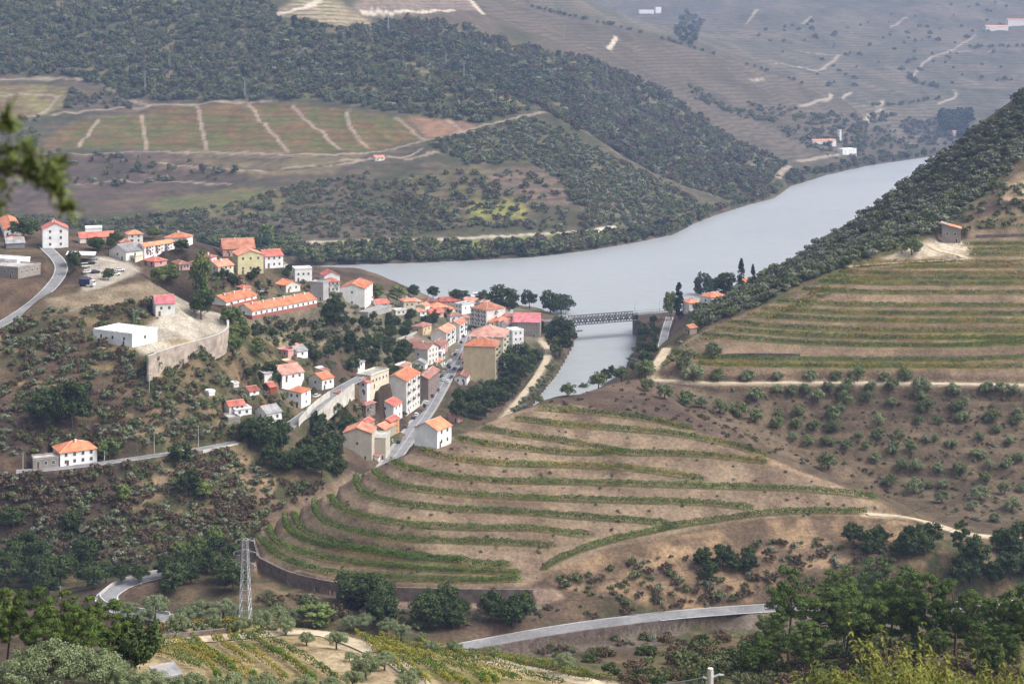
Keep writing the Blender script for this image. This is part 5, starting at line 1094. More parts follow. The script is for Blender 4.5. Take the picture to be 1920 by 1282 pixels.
wall_line('retaining_wall', [(378,1046),(410,1043),(450,1042)], .3, .6, STONE, 'stone wall under the little vineyard left of the pylon', zs=[22.5]*3, z0=-3)
wall_line('retaining_wall', [(880,1221),(1000,1199),(1100,1183),(1250,1164),(1400,1151)], .5, .5, STONE, 'stone wall holding up the valley road', zs=[18]*5, z0=-5)
wall_line('parapet', [(318,1152),(250,1143),(200,1135),(184,1119),(210,1097),(250,1082),(300,1072)], .9, .4, CONC, 'low pale parapet along the outside of the road bend', zs=[17,17,17.5,18,18.4,18.8,19])
wall_line('retaining_wall', [(51,548),(70,530),(90,512),(101,500)], 1.2, .5, mat('brown_block_wall', (.25,.21,.18), .9, .25, .4), 'brown block wall between the villa and the upper road', zs=[77,80.5,84,86], z0=-3)
wall_line('retaining_wall', [(596,777),(620,757),(645,737),(664,723)], 1.0, .4, mat('pale_wall', (.5,.48,.43), .9, .25, .3), 'pale high wall on the lower side of the ramp', zs=[29.5,31,32.5,33.5], z0=-6, cap=CONC)
wall_line('garden_wall', [(560,790),(590,757),(618,737)], 1.1, .3, mat('pale_wall', (.5,.48,.43)), 'low pale wall on the upper side of the ramp', zs=[29,31,32.5])
wall_line('field_wall', [(278,1200),(340,1194),(400,1188),(440,1184)], .7, .5, STONE, 'old dry stone wall beside the sandy path on the brow')
wall_line('retaining_wall', [(1360,668),(1420,667),(1500,668)], 1.2, .5, STONE, 'dark stone terrace wall under the lowest long vine rows', z0=-1)
wall_line('retaining_wall', [(1830,446),(1870,445),(1920,443)], 1.4, .6, STONE, 'stone terrace wall right of the orange roofed shed')
wall_line('guard_wall', [(380,846),(420,838),(446,833)], .5, .4, mat('pale_wall', (.5,.48,.43)), 'pale wall holding the end of the hill road', zs=[34,34,34], z0=-3)
wall_line('retaining_wall', [(700,648),(740,640),(790,622)], 1.2, .5, CONC, 'grey garden wall across the town slope', z0=-2)

# ------------------------------------------------------------------ bridge
A0 = np.array(W(1016,598,1012)); B0 = np.array(W(1252,582,1048)); dz = 14.2; A0[2] = B0[2] = dz
t0 = (1066-1016)/(1252-1016); T0 = np.array(W(1070,596,1020)); T1 = np.array(W(1191,588,1038)); T0[2] = T1[2] = dz
br = empty('bridge', tuple((T0+T1)/2*np.array([1,1,0])+np.array([0,0,0]))); tag(br, 'grey iron lattice girder bridge on stone piers over the side river', 'bridge')
def bobj(b, name, m): o = b.obj(name, m, br); o.location = tuple(-np.array(br.location)); return o
ax = (T1-T0)/np.linalg.norm(T1-T0); nx_ = np.array([ax[1],-ax[0],0]); L_ = np.linalg.norm(T1-T0)
BIR = mat('bridge_iron', (.10,.105,.115), .6, .15, .5)
def beam(b, p, q, w): b.tube([p, q], w, 4)
b = MB(); hw = 3.6
q = [A0-nx_*hw, B0-nx_*hw, B0+nx_*hw, A0+nx_*hw]; b.prism([(p[0],p[1]) for p in q], dz-.5, dz-.05); bobj(b, 'deck', [mat('bridge_deck', (.2,.2,.2), .9, .15)])
b = MB(); q = [A0-nx_*2.9, B0-nx_*2.9, B0+nx_*2.9, A0+nx_*2.9]; b.prism([(p[0],p[1]) for p in q], dz-.046, dz+.03); bobj(b, 'roadway', [ASPH])
for s in (-1, 1):
    b = MB(); o = nx_*hw*s; zt, zb = dz+1.0, dz-3.6; n = 22
    pt = lambda i, z: (T0+ax*L_*i/n+o)*np.array([1,1,0])+np.array([0,0,z])
    beam(b, pt(0,zt), pt(n,zt), .36); beam(b, pt(0,zb), pt(n,zb), .38)
    for i in range(n+1):
        if i % 2 == 0: beam(b, pt(i,zb), pt(i,zt), .18)
        for d in (1.5,):
            if i+d <= n: beam(b, pt(i,zb), pt(i+d,zt), .17); beam(b, pt(i,zt), pt(i+d,zb), .17)
    bobj(b, 'lattice_girder', [BIR])
    b = MB()
    for (P0_, P1_) in ((A0, T0), (T1, B0)):
        p0, p1 = P0_+o, P1_+o; beam(b, p0+np.array([0,0,1.05]), p1+np.array([0,0,1.05]), .08); m_ = max(3, int(np.linalg.norm(p1-p0)/2))
        for i in range(m_+1): c = p0+(p1-p0)*i/m_; beam(b, c+np.array([0,0,-.05]), c+np.array([0,0,1.05]), .06)
    bobj(b, 'railing', [BIR])
for P_, d in ((T0, -1), (T1, 1)):
    b = MB(); l = 3.2; q = [P_+ax*d*.2-nx_*4.2, P_+ax*d*l-nx_*4.2, P_+ax*d*l+nx_*4.2, P_+ax*d*.2+nx_*4.2]
    if d < 0: q = q[::-1]
    b.prism([(p[0],p[1]) for p in q], -3, dz-.51); q2 = [P_+ax*d*0-nx_*4.5, P_+ax*d*(l+.2)-nx_*4.5, P_+ax*d*(l+.2)+nx_*4.5, P_+ax*d*0+nx_*4.5]
    bobj(b, 'stone_pier', [STONE])
    e = A0 if d < 0 else B0; b = MB(); q = [P_+ax*d*(l+.05)-nx_*3.5, e-nx_*3.5, e+nx_*3.5, P_+ax*d*(l+.05)+nx_*3.5]
    b.prism([(p[0],p[1]) for p in (q if d > 0 else q[::-1])], -2, dz-.52); bobj(b, 'abutment', [STONE])
def lamp(x, y, z, label, group):
    o = empty('street_lamp', (x, y, z)); b = MB(); b.tube([(0,0,0),(0,0,6.2)], [.09,.06], 6); b.obj('post', [IRON], o); b = MB(); b.tube([(0,0,6.2),(.5,0,6.7),(1.1,0,6.75)], .05, 5); b.box(.9,-.14,6.6,1.5,.14,6.74); b.obj('lamp_head', [mat('lamp_shell', (.4,.4,.4))], o); tag(o, label, 'street lamp', group)
for t, k in ((.2,'left end'),(.75,'right end'),(.95,'far right end')):
    c = A0+(B0-A0)*t+nx_*-3.2; lamp(c[0], c[1], dz, 'thin lamp post at the %s of the iron bridge' % k, None)

# ------------------------------------------------------------------ cars and boats
TYRE = mat('tyre_rubber', (.02,.02,.02), .9, 0)
def car_mesh(colr, van=False):
    name = 'paint_%02x%02x%02x' % tuple(int(c*255) for c in colr); pm = mat(name, colr, .25, 0, spec=.5); b = MB(); L = 2.1; w = .85
    prof = [(-L,.35),(L,.35),(L,.75),(1.9,.9),(1.0,1.0),(-2.0,1.02),(-L,.8)]
    n = len(prof); vs = [(x, -w, z) for x, z in prof]+[(x, w, z) for x, z in prof]
    b.add(vs, [tuple(range(n)), tuple(range(2*n-1,n-1,-1))]+[(i,i+n,(i+1)%n+n,(i+1)%n) for i in range(n)])
    c0 = [(-1.9,1.0),(1.0,1.0),(.35,1.45),(-1.55,1.45)] if not van else [(-2.05,1.0),(1.4,1.0),(.9,1.95),(-2.05,1.95)]
    zt = c0[2][1]; vs = [(x, -w*.93 if z < 1.1 else -w*.76, z) for x, z in c0]+[(x, w*.93 if z < 1.1 else w*.76, z) for x, z in c0]
    b.add(vs, [(0,1,2,3),(7,6,5,4)]+[(i,i+4,(i+1)%4+4,(i+1)%4) for i in range(4)], 1)
    b.box(c0[3][0]+.02,-w*.77,zt+.002,c0[2][0]-.02,w*.77,zt+.07,0)
    for x in (-1.3,1.35):
        for s in (-1,1): b.tube([(x,s*(w-.12),.32),(x,s*(w+.03),.32)], .32, 10, 2)
    return b.mesh('car', [pm, GLASS, TYRE])
CARC = {'white': (.75,.75,.74), 'silver': (.42,.43,.44), 'black': (.025,.025,.03), 'dark blue': (.03,.045,.11), 'dark grey': (.1,.1,.11), 'dark red': (.16,.03,.03)}
CARM = {k: car_mesh(v) for k, v in CARC.items()}; VANM = {k: car_mesh(v, True) for k, v in CARC.items() if k in ('white', 'dark blue')}
def car(u, v, c, where, ang=None, van=False, group='cars parked along the street', z=None, along='street'):
    x, y = vis(u, v); x, y = float(x[0]), float(y[0]); o = link('van' if van else 'car', (VANM if van else CARM)[c])
    zz = float(ground(x, y))
    if along and along in ROADP:
        p = ROADP[along]; k = int(np.argmin(np.hypot(p[:,0]-x, p[:,1]-y))); k = min(k, len(p)-2); zz = p[k,2]+.05; ang = math.atan2(p[k+1,1]-p[k,1], p[k+1,0]-p[k,0])
        y = YZ(v, zz); x = (u-U0)/F*y
    o.location = (x, y, zz); o.rotation_euler[2] = ang if ang is not None else 1.2
    tag(o, where, 'van' if van else 'car', group)
for u, v, c, w_ in ((735,829,'white','white car parked beside the big beige block'),(748,830,'black','black car opposite the white one at the bottom of the street'),(747,815,'silver','silver car parked near the orange walled house'),(761,802,'dark grey','dark grey car driving in the lower part of the street'),
    (776,785,'black','black car at the front of the parked row beside the tall white apartment house'),(781,779,'white','white car right behind the first black one in the parked row'),(789,771,'dark grey','dark grey car third in the parked row below the tall white apartment house'),(796,763,'black','black car fourth in the parked row'),(801,757,'white','white car fifth in the parked row'),
    (811,744,'dark red','dark car parked under the dark gabled house'),(821,733,'dark grey','dark grey car parked past the dark gabled house'),(831,713,'white','white car in the middle of the street'),(841,697,'silver','silver car near the white gabled house'),(843,690,'black','black car just beyond the silver one'),(847,708,'dark grey','dark grey car by the wall of the white gabled house'),(833,688,'white','white car at the foot of the narrow white house front')):
    car(u, v, c, w_)
cq = ['white','black','silver','dark grey','black','white','dark blue','black','white','dark grey','silver','black','white','dark red','black','white']
pS = ROADP['street']
for i in range(16):
    t = .50+i*.031; k = t*(len(pS)-1); k0 = int(k); p = pS[k0]*(1-k+k0)+pS[min(k0+1,len(pS)-1)]*(k-k0); d = pS[min(k0+1,len(pS)-1)]-pS[k0]; a = math.atan2(d[1], d[0]); s = -1 if i % 3 else 1
    o = link('car', CARM[cq[i]]); o.location = (p[0]+math.sin(a)*2.9*s*-1, p[1]+math.cos(a)*2.9*s, 8.06); o.location = (p[0]-2.3*(1 if s < 0 else -1), p[1]+(i % 2)*1.2, 8.06); o.rotation_euler[2] = a
    tag(o, '%s car in the crowded upper part of the street' % cq[i], 'car', '%s cars in the upper street' % cq[i])
car(594,744,'white','white car parked on the walled ramp', along='ramp_road', group=None)
for u, v, c, van, w_ in ((161,501,'white',True,'white van next to the cone shaped tree'),(164,512,'white',False,'white car behind the white van in the car park'),(162,524,'dark grey',False,'dark car at the lower end of the car park row'),(179,512,'dark blue',False,'dark blue car in the middle of the car park'),(175,487,'silver',False,'silver car under the edge of the white canopy'),(170,495,'black',False,'black car in front of the white canopy'),(217,516,'white',False,'white car parked right of the round bush'),(225,508,'white',False,'white car farthest right in the car park')):
    car(u, v, c, w_, .5, van, 'cars in the upper car park', along=None)
car(494,545,'white','white car beside the open workshop', .4, False, None, along=None); car(296,584,'dark blue','blue van parked left of the pink roofed house', 1.2, True, None, along=None)
# lorry
x, y = vis(162,537); lo = empty('lorry', (float(x[0]), float(y[0]), float(ground(x, y)[0])), -.2); b = MB(); b.box(-3,-1.2,.9,2,1.2,3.3); b.obj('container', [mat('lorry_blue', (.03,.035,.09), .5, .1)], lo)
b = MB(); b.box(2.1,-1.1,.5,3.7,1.1,2.9); b.box(3.2,-.95,1.7,3.72,.95,2.6,1); b.obj('cab', [mat('cab_white', (.7,.7,.7), .4, 0), GLASS], lo)
for xx in (-2.2,-1,2.8):
    for s in (-1,1): b = MB(); b.tube([(xx,s*.85,.45),(xx,s*1.1,.45)], .45, 10); b.obj('wheel', [TYRE], lo)
tag(lo, 'lorry with a dark blue container at the mouth of the car park', 'lorry')
# white canopy over the car park
x, y = vis(150,488); cp = empty('canopy', (float(x[0]), float(y[0]), float(ground(x, y)[0])), .15); b = MB(); slabpoly(b, [(-6,-3.5,3.2),(7,-3.5,2.7),(7,4,3.3),(-6,4,3.9)], .2); b.obj('roof', [mat('sheet_white', (.75,.75,.74), .5, .05)], cp)
for xx, yy in ((-5.5,-3),(6.5,-3),(6.5,3.5),(-5.5,3.5)): b = MB(); b.tube([(xx,yy,-.3),(xx,yy,2.85)], .09, 6); b.obj('post', [IRON], cp)
tag(cp, 'white sloping canopy at the back of the upper car park', 'canopy')
def boat(x, y, L, label):
    o = empty('boat', (x, y, .0), random.uniform(-.3,.3)); b = MB(); hl = L/2; w = L*.16
    vs = [(-hl,-w,-.2),(hl*.5,-w,-.2),(hl,0,.2),(hl*.5,w,-.2),(-hl,w,-.2),(-hl,-w*1.15,1.1),(hl*.55,-w*1.15,1.1),(hl*1.1,0,1.5),(hl*.55,w*1.15,1.1),(-hl,w*1.15,1.1)]
    b.add(vs, [(4,3,2,1,0),(5,6,7,8,9)]+[(i,(i+1)%5,(i+1)%5+5,i+5) for i in range(5)]); b.obj('hull', [mat('boat_white', (.75,.75,.75), .4, 0)], o)
    b = MB(); b.box(-hl*.7,-w*.8,1.35,hl*.3,w*.8,2.9); b.box(-hl*.72,-w*.83,2.903,hl*.33,w*.83,3.02); b.obj('cabin', [mat('boat_white', (.75,.75,.75))], o)
    b = MB(); b.box(-hl*.6,-w*.82,1.9,hl*.2,w*.82,2.5); b.obj('window', [GLASS], o); tag(o, label, 'boat')
y_ = YZ(562,0); boat((884-U0)/F*y_, y_, 14, 'white tour boat moored at the quay, left of two'); y_ = YZ(558,0); boat((901-U0)/F*y_, y_+4, 16, 'white tour boat moored at the quay, right of two')
y_ = YZ(621,0); o = empty('boat', ((1087-U0)/F*y_, y_, 0), .4); b = MB(); b.add([(-2,-.7,0),(1.2,-.7,0),(2.2,0,.2),(1.2,.7,0),(-2,.7,0),(-2,-.85,.6),(1.3,-.85,.6),(2.5,0,.8),(1.3,.85,.6),(-2,.85,.6)], [(4,3,2,1,0),(5,6,7,8,9)]+[(i,(i+1)%5,(i+1)%5+5,i+5) for i in range(5)]); b.obj('hull', [mat('boat_dark', (.1,.09,.08))], o)
b = MB(); b.tube([(-.6,0,.6),(-.6,0,2.6)], .05, 5); b.box(-.65,-.5,2.0,-.55,.5,2.06); b.obj('mast', [IRON], o); tag(o, 'small dark boat floating beside the bridge pier', 'boat')
# water tower of the winery
x, y = vis(1574,262); o = empty('water_tower', (float(x[0]), float(y[0]), float(ground(x, y)[0]))); b = MB(); b.tube([(0,0,-1),(0,0,16)], [3.2,3.0], 12); b.obj('shaft', [wallm('white')], o); b = MB(); b.tube([(0,0,16),(0,0,17)], [3.6,3.6], 12); b.obj('cap', [wallm('offwhite')], o); tag(o, 'round white tower above the far winery', 'tower')
# net and person on the track, crates
x, y = vis(1395,752)
GALV = mat('galvanised_steel', (.4,.41,.42), .5, .1, spec=.4, metal=.3)
def pylon(u, v, h, label, arms=3, wb_=1.5, y=None, group=None):
    if y is None: x, y = vis(u, v); x, y = float(x[0]), float(y[0]); z = float(ground(x, y))
    else: x = (u-U0)/F*y; z = float(ground(x, y))
    o = empty('pylon', (x, y, z), random.uniform(-.2,.2)); b = MB(); n = max(5, int(h/2.6)); r = max(.06, h*.0035)*(.95 if h > 25.5 and h < 29 else 1)
    f = lambda t: wb_*(1-t)+(.45 if wb_ < 3 else 1.2)*t
    pt = lambda t, i: np.array([f(t)*(1 if i in (0,3) else -1)*.5, f(t)*(1 if i < 2 else -1)*.5, h*t])
    for i in range(4): b.tube([pt(0,i)-np.array([0,0,.5]), pt(1,i)], r*1.25, 4)
    for k in range(n):
        for i in range(4):
            j = (i+1)%4; b.tube([pt(k/n,i), pt((k+1)/n,j)], r*.7, 3); b.tube([pt(k/n,j), pt((k+1)/n,i)], r*.7, 3); b.tube([pt((k+1)/n,i), pt((k+1)/n,j)], r*.7, 3)
    b.obj('mast', [GALV], o); at_ = []
    for a in range(arms):
        zz = h*(.985-.115*a); b = MB(); w = (2.2 if a != 1 else 2.7)*(1.25 if wb_ > 3 else 1)
        for s in (-1,1): b.tube([(-w,0,zz),(w,0,zz)], r, 4); b.tube([(s*w,0,zz),(0,0,zz+h*.03)], r*.8, 4)
        arm = b.obj('cross_arm', [GALV], o)
        for s in (-1,1):
            b = MB(); b.tube([(s*w,0,zz),(s*w,0,zz-.25),(s*w,0,zz-.55),(s*w,0,zz-.9)], [.05,.14,.14,.05], 6); b.obj('insulator', [mat('insulator_glass', (.55,.56,.55), .3, 0)], arm); at_.append((s*w, zz-.9))
    tag(o, label, 'pylon', group); return o, at_
main_p, at_ = pylon(460, 1170, 28, 'steel lattice power pylon with three cross arms below the vineyard wall', 3, 3.4, y=452)
for u, v, h, l in ((728,62,30,'distant pale lattice pylon in front of the upper vineyard'),(272,168,22,'distant pale pylon left above the far vineyard'),(459,184,22,'distant pale pylon at the top edge of the far vineyard'),(870,152,24,'distant pylon on the wooded ridge'),(836,128,20,'distant pylon just left of the one on the ridge'),(655,238,20,'slim pylon standing within the far vineyard'),(1138,152,20,'faint pylon on the wooded spur behind'),(1058,75,22,'faint pylon on the brown far slope')):
    pylon(u, v, h, l, 2, 2.)
def cable(p, q, sag, r, label, group):
    p, q = np.array(p, float), np.array(q, float); b = MB(); n = 40; pts = [p+(q-p)*t-np.array([0,0,4*sag*t*(1-t)]) for t in np.linspace(0,1,n)]
    b.tube(pts, r, 4); o = b.obj('power_cable', [mat('cable', (.05,.05,.055), .6, 0)]); tag(o, label, 'cable', group); return o
pl = np.array(main_p.location)
for i, (w, zz) in enumerate(at_[:6:1]):
    s = pl+np.array([w, 0, zz]); cable(s, W(-260, 1000+i*17, 470), 3.0, .035, 'thin power line running left from the lattice pylon', 'power lines left of the pylon')
    if i % 2: cable(s, np.array(W(2060, 800+i*11, 395)), 21+i, .035, 'thin sagging power line running right from the lattice pylon', 'power lines right of the pylon')
def pole(u, v, hpx, label, cross=False, m_=None):
    x, y = vis(u, v); x, y = float(x[0]), float(y[0]); h = hpx*y/F; o = empty('utility_pole', (x, y, float(ground(x, y)))); b = MB(); b.tube([(0,0,-.5),(0,0,h)], [.16,.1], 6); b.obj('post', [m_ or CONC], o)
    b = MB(); b.box(-.8,-.06,h-.5,.8,.06,h-.36); b.obj('cross_arm', [IRON], o); tag(o, label, 'utility pole')
for u, v, hp, l in ((289,850,40,'wooden pole beside the hill road, nearer the lone house'),(372,841,44,'wooden pole beside the hill road near its end'),(43,880,34,'pole at the left end of the hill road'),(280,735,34,'pole standing on the scrubby left slope'),(196,868,24,'short pole right of the lone white house'),(113,1122,24,'pole with a pale cross arm among the trees at the lower left'),(842,572,30,'white lamp pole rising over the quay roofs')):
    pole(u, v, hp, l)
# concrete pole at the bottom edge
pp = W(1332, 1252, 62); o = empty('utility_pole', (pp[0], pp[1], float(ground(pp[0], pp[1])))); hh = pp[2]-o.location[2]; b = MB(); b.tube([(0,0,-.5),(0,0,hh)], [.2,.11], 8); b.obj('post', [mat('pale_concrete', (.55,.53,.5), .9, .2, 2)], o)
b = MB(); b.tube([(.1,0,hh-.35),(.35,0,hh-.25),(.5,0,hh-.28)], .05, 6); b.tube([(-.1,0,hh-.4),(-.3,0,hh-.35)], .05, 6); b.obj('bracket', [GALV], o); tag(o, 'pale concrete pole top at the bottom edge of the view', 'utility pole')
cable((pp[0]+.45, pp[1], pp[2]-.3), W(1560, 1292, 48), .15, .03, 'black cable leading right from the concrete pole', None); cable((pp[0]-.3, pp[1], pp[2]-.37), W(1080, 1282, 60), .2, .03, 'black cable leading left from the concrete pole', None)
cable(W(-60, 1246, 60), W(330, 1296, 58), .1, .025, 'black cable crossing the lower left corner', None)
# ------------------------------------------------------------------ vine rows
def vine_row(xy, label, group, kinds, h=1.5, w=.9, dens=13, size=.42, name='vine_row', gap=.0):
    """a hedge of vines along a line on the ground"""
    p = np.array(xy, float); br_ = np.where(np.hypot(*np.diff(p, axis=0).T) > 12)[0]
    if len(br_): pc = np.split(p, br_+1); p = max(pc, key=len)
    seg_ = np.hypot(*np.diff(p, axis=0).T); L = seg_.sum(); cum = np.concatenate([[0], np.cumsum(seg_)])
    n = int(L*dens); t = RNG.uniform(0, L, n)
    if gap: keep = vnoise(t/2.2, t*0+len(name)+p[0,0], 5) > gap; t = t[keep]; n = len(t)
    x = np.interp(t, cum, p[:,0]); y = np.interp(t, cum, p[:,1]); d = np.gradient(p, axis=0); d /= np.linalg.norm(d, axis=1)[:,None]+1e-9
    dx = np.interp(t, cum, d[:,0]); dy = np.interp(t, cum, d[:,1])
    a = RNG.uniform(-.4, math.pi+.4, n); hh = h*(.8+.4*vnoise(t/1.5, t*0+p[0,1], 9)); r = RNG.uniform(.75, 1.05, n)
    ox = np.cos(a)*w*.5*r; oz = hh*.5+np.sin(a)*hh*.5*r; X_ = x-dy*ox; Y_ = y+dx*ox
    C0 = np.stack([X_, Y_, ground(x, y)+np.clip(oz, .12, 9)], 1); Nn = np.stack([-dy*np.cos(a), dx*np.cos(a), np.sin(a)+.2], 1)
    b = MB(); mi = np.zeros(n, int)
    if len(kinds) > 1:
        f = vnoise(t/9, t*0+p[0,0]*3.1, 31)*.75+.25*RNG.random(n); ed = np.linspace(.22, .78, len(kinds)+1)[1:-1]; mi = np.searchsorted(ed, f)
    for k in range(len(kinds)):
        m_ = mi == k
        if m_.any(): leaf_quads(b, C0[m_], Nn[m_], size, RNG, k)
    o = b.obj(name, kinds); tag(o, label, 'vine row', group); return o
ORD = ['first','second','third','fourth','fifth','sixth','seventh','eighth','ninth','tenth','eleventh','twelfth','thirteenth','fourteenth','fifteenth','sixteenth','seventeenth','eighteenth','nineteenth']
for i, p in enumerate(BM[:-1]):
    vine_row(p[:, :2], '%s long green vine row counted up from the stone wall of the round hill' % ORD[i], 'vine rows of the round hill', [V_GREEN, V_DARK, V_GREEN] if i < 9 else [V_GREEN, V_YEL, V_DARK], h=2.2, w=2.1, dens=52, size=.34)
vine_row(BM[-1][:, :2], 'dark vine row climbing slantwise along the ramp of the round hill', 'vine rows of the round hill', [V_DARK, V_GREEN], h=2.1, w=1.9, dens=50, size=.34)
for k, (pl) in enumerate(([(388,1040),(420,1015),(450,1003),(474,985)],[(400,1042),(430,1022),(462,1004)],[(420,1043),(445,1030),(470,1015)])):
    x, y = vis(*dense(pl).T); vine_row(np.stack([x, y], 1), '%s short vine row of the little plot left of the pylon' % ORD[k], 'vine rows left of the pylon', [V_YEL, V_GREEN])
for i, p in enumerate(BR):
    mix = [V_YEL, V_GREEN, V_DARK] if i > 4 else [V_GREEN, V_YEL, V_DARK]
    if i in (11, 12, 13): mix = [V_YEL, V_RED, V_GREEN]
    if i in (1, 2): mix = [V_DARK, V_GREEN]
    vine_row(p[:, :2], '%s vine row up from the pale track on the right terraces' % ORD[i], 'vine rows of the right terraces', mix, dens=42, h=2.0, w=2.6, size=.36)
for k, pl in enumerate(([(1240,690),(1262,672),(1300,660)],[(1262,664),(1310,640),(1345,636)],[(1440,600),(1480,580),(1530,573)],[(1470,585),(1520,560),(1560,556)],[(1520,552),(1570,528),(1620,527)],[(1500,565),(1540,545),(1590,543)])):
    x, y = vis(*dense(pl).T); vine_row(np.stack([x, y], 1), 'yellowing short vine row at the left edge of the right terraces', 'short vine rows on the terrace edge', [V_YEL, V_RED, V_GREEN], h=1.6, w=2.2, size=.5)
for k in range(4):
    pl = [(1640+k*16,480-k*1),(1690+k*13,448-k*2),(1740+k*10,412-k*2),(1800+k*8,372)]; x, y = vis(*dense(pl).T); vine_row(np.stack([x, y], 1), '%s vine row running steeply up the ridge above the terraces' % ORD[k], 'vine rows on the ridge', [V_GREEN, V_YEL], h=1.4, dens=9)
for k, pl in enumerate(([(1830,418),(1870,415),(1925,410)],[(1840,430),(1880,428),(1925,425)],[(1700,1130),(1701,1130),(1702,1130)])[:2]):
    x, y = vis(*dense(pl).T); vine_row(np.stack([x, y], 1), '%s vine row behind the orange roofed shed' % ('upper','lower')[k], 'vine rows behind the shed', [V_YEL, V_GREEN], h=1.5, w=1.6)
# near vineyard: rows converge with the slope
fa = [([(476,1190),(520,1212),(580,1244),(632,1282)],'dark'),([(455,1194),(500,1222),(560,1258),(600,1290)],'dark'),([(430,1196),(450,1215),(490,1240),(540,1285)],''),([(400,1198),(420,1216),(445,1232),(480,1260)],''),([(360,1200),(372,1216),(400,1232),(440,1262)],''),
      ([(300,1206),(340,1220),(400,1240),(460,1280)],'yel'),([(292,1216),(340,1232),(400,1256),(430,1290)],'yel'),([(290,1228),(330,1240),(380,1262)],'yel'),([(330,1206),(380,1228),(440,1250),(500,1290)],'yel'),([(480,1205),(540,1240),(590,1285)],'')]
for i, (pl, k) in enumerate(fa):
    x, y = vis(*dense(pl, 6).T); vine_row(smooth(np.stack([x, y], 1), 3), '%s vine row of the small plot in front of the sandy path' % ORD[i], 'near vine rows before the sandy path', {'dark': [V_DARK, V_GREEN], 'yel': [V_YEL, V_GREEN], '': [V_GREEN, V_YEL]}[k], h=1.4, w=.7, dens=60, size=.18)
fb = [[(655,1178),(740,1196),(830,1222),(930,1252),(1000,1275),(1060,1290)],[(660,1186),(740,1206),(830,1234),(920,1262),(980,1284)],[(665,1194),(730,1212),(800,1236),(870,1262),(920,1288)],[(680,1204),(740,1226),(800,1254),(850,1288)],[(690,1212),(740,1236),(780,1262),(805,1290)],
      [(880,1228),(960,1246),(1040,1264),(1120,1282)],[(905,1226),(990,1244),(1080,1262),(1150,1284)],[(720,1210),(800,1246),(830,1264),(880,1295)],[(850,1246),(910,1272),(940,1292)],[(700,1222),(740,1250),(770,1280)]]
for i, pl in enumerate(fb):
    x, y = vis(*dense(pl, 6).T); vine_row(smooth(np.stack([x, y], 1), 3), '%s long vine row of the yellowing near vineyard on the spur' % ORD[i], 'near vine rows on the spur', [V_YEL, V_GREEN] if i in (2,3,4,7) else [V_GREEN, V_YEL, V_DARK], h=1.4, w=.75, dens=60, size=.18)
for i, pl in enumerate(([(262,1182),(330,1178),(400,1172),(470,1168)],[(258,1190),(320,1188),(330,1188)],[(480,1172),(560,1172),(620,1176)])):
    x, y = vis(*dense(pl, 6).T); vine_row(smooth(np.stack([x, y], 1), 3), '%s reddening vine row behind the sandy path' % ORD[i], 'reddening vine rows on the brow', [V_RED, V_YEL], h=1.2, w=1.5, dens=60, size=.2)

# ------------------------------------------------------------------ scrub: the largest one by one, the rest as two masses
def near_house(x, y):
    r = np.zeros(x.shape, bool)
    for hx, hy, rz, LR, LL in FOOT:
        c, s = math.cos(-rz), math.sin(-rz); a = (x-hx)*c-(y-hy)*s; b_ = (x-hx)*s+(y-hy)*c
        r |= (a > -1.5) & (a < LR+1.5) & (b_ > -1.5) & (b_ < LL+1.5)
    return r
S = S[~near_house(S[:,0], S[:,1])]
px = S[:,2]*F/S[:,1]; od = np.argsort(-np.where(S[:,3] < 4, px, 0)); big = od[:235]; rest = np.ones(len(S), bool); rest[big] = False
KN = ['green shrub', 'dry brown shrub', 'grey green shrub', 'dark shrub']
def where(x, y):
    u = U0+F*x/y
    if y < 400: return 'on the near spur' if u > 800 else 'on the near brow'
    if u < 460 and y > 520: return 'on the left slope'
    if y > 690 and u > 1150: return 'on the slope falling to the river'
    if u > 1150: return 'on the eroded bank and grove'
    return 'at the foot of the vineyard hill'
for i in big:
    x, y, h, k, w_ = S[i]; k = int(k); key = 'dry_shrub' if k == 1 else 'shrub'; vi = {0: random.choice((0,2)), 1: random.randrange(4), 2: 1, 3: 3}[k]; wh = where(x, y)
    plant(key, x, y, h, KN[k]+' '+wh, 'shrub', '%ss %s' % (KN[k], wh), 'shrub', vi, parts=False)
SRC = []
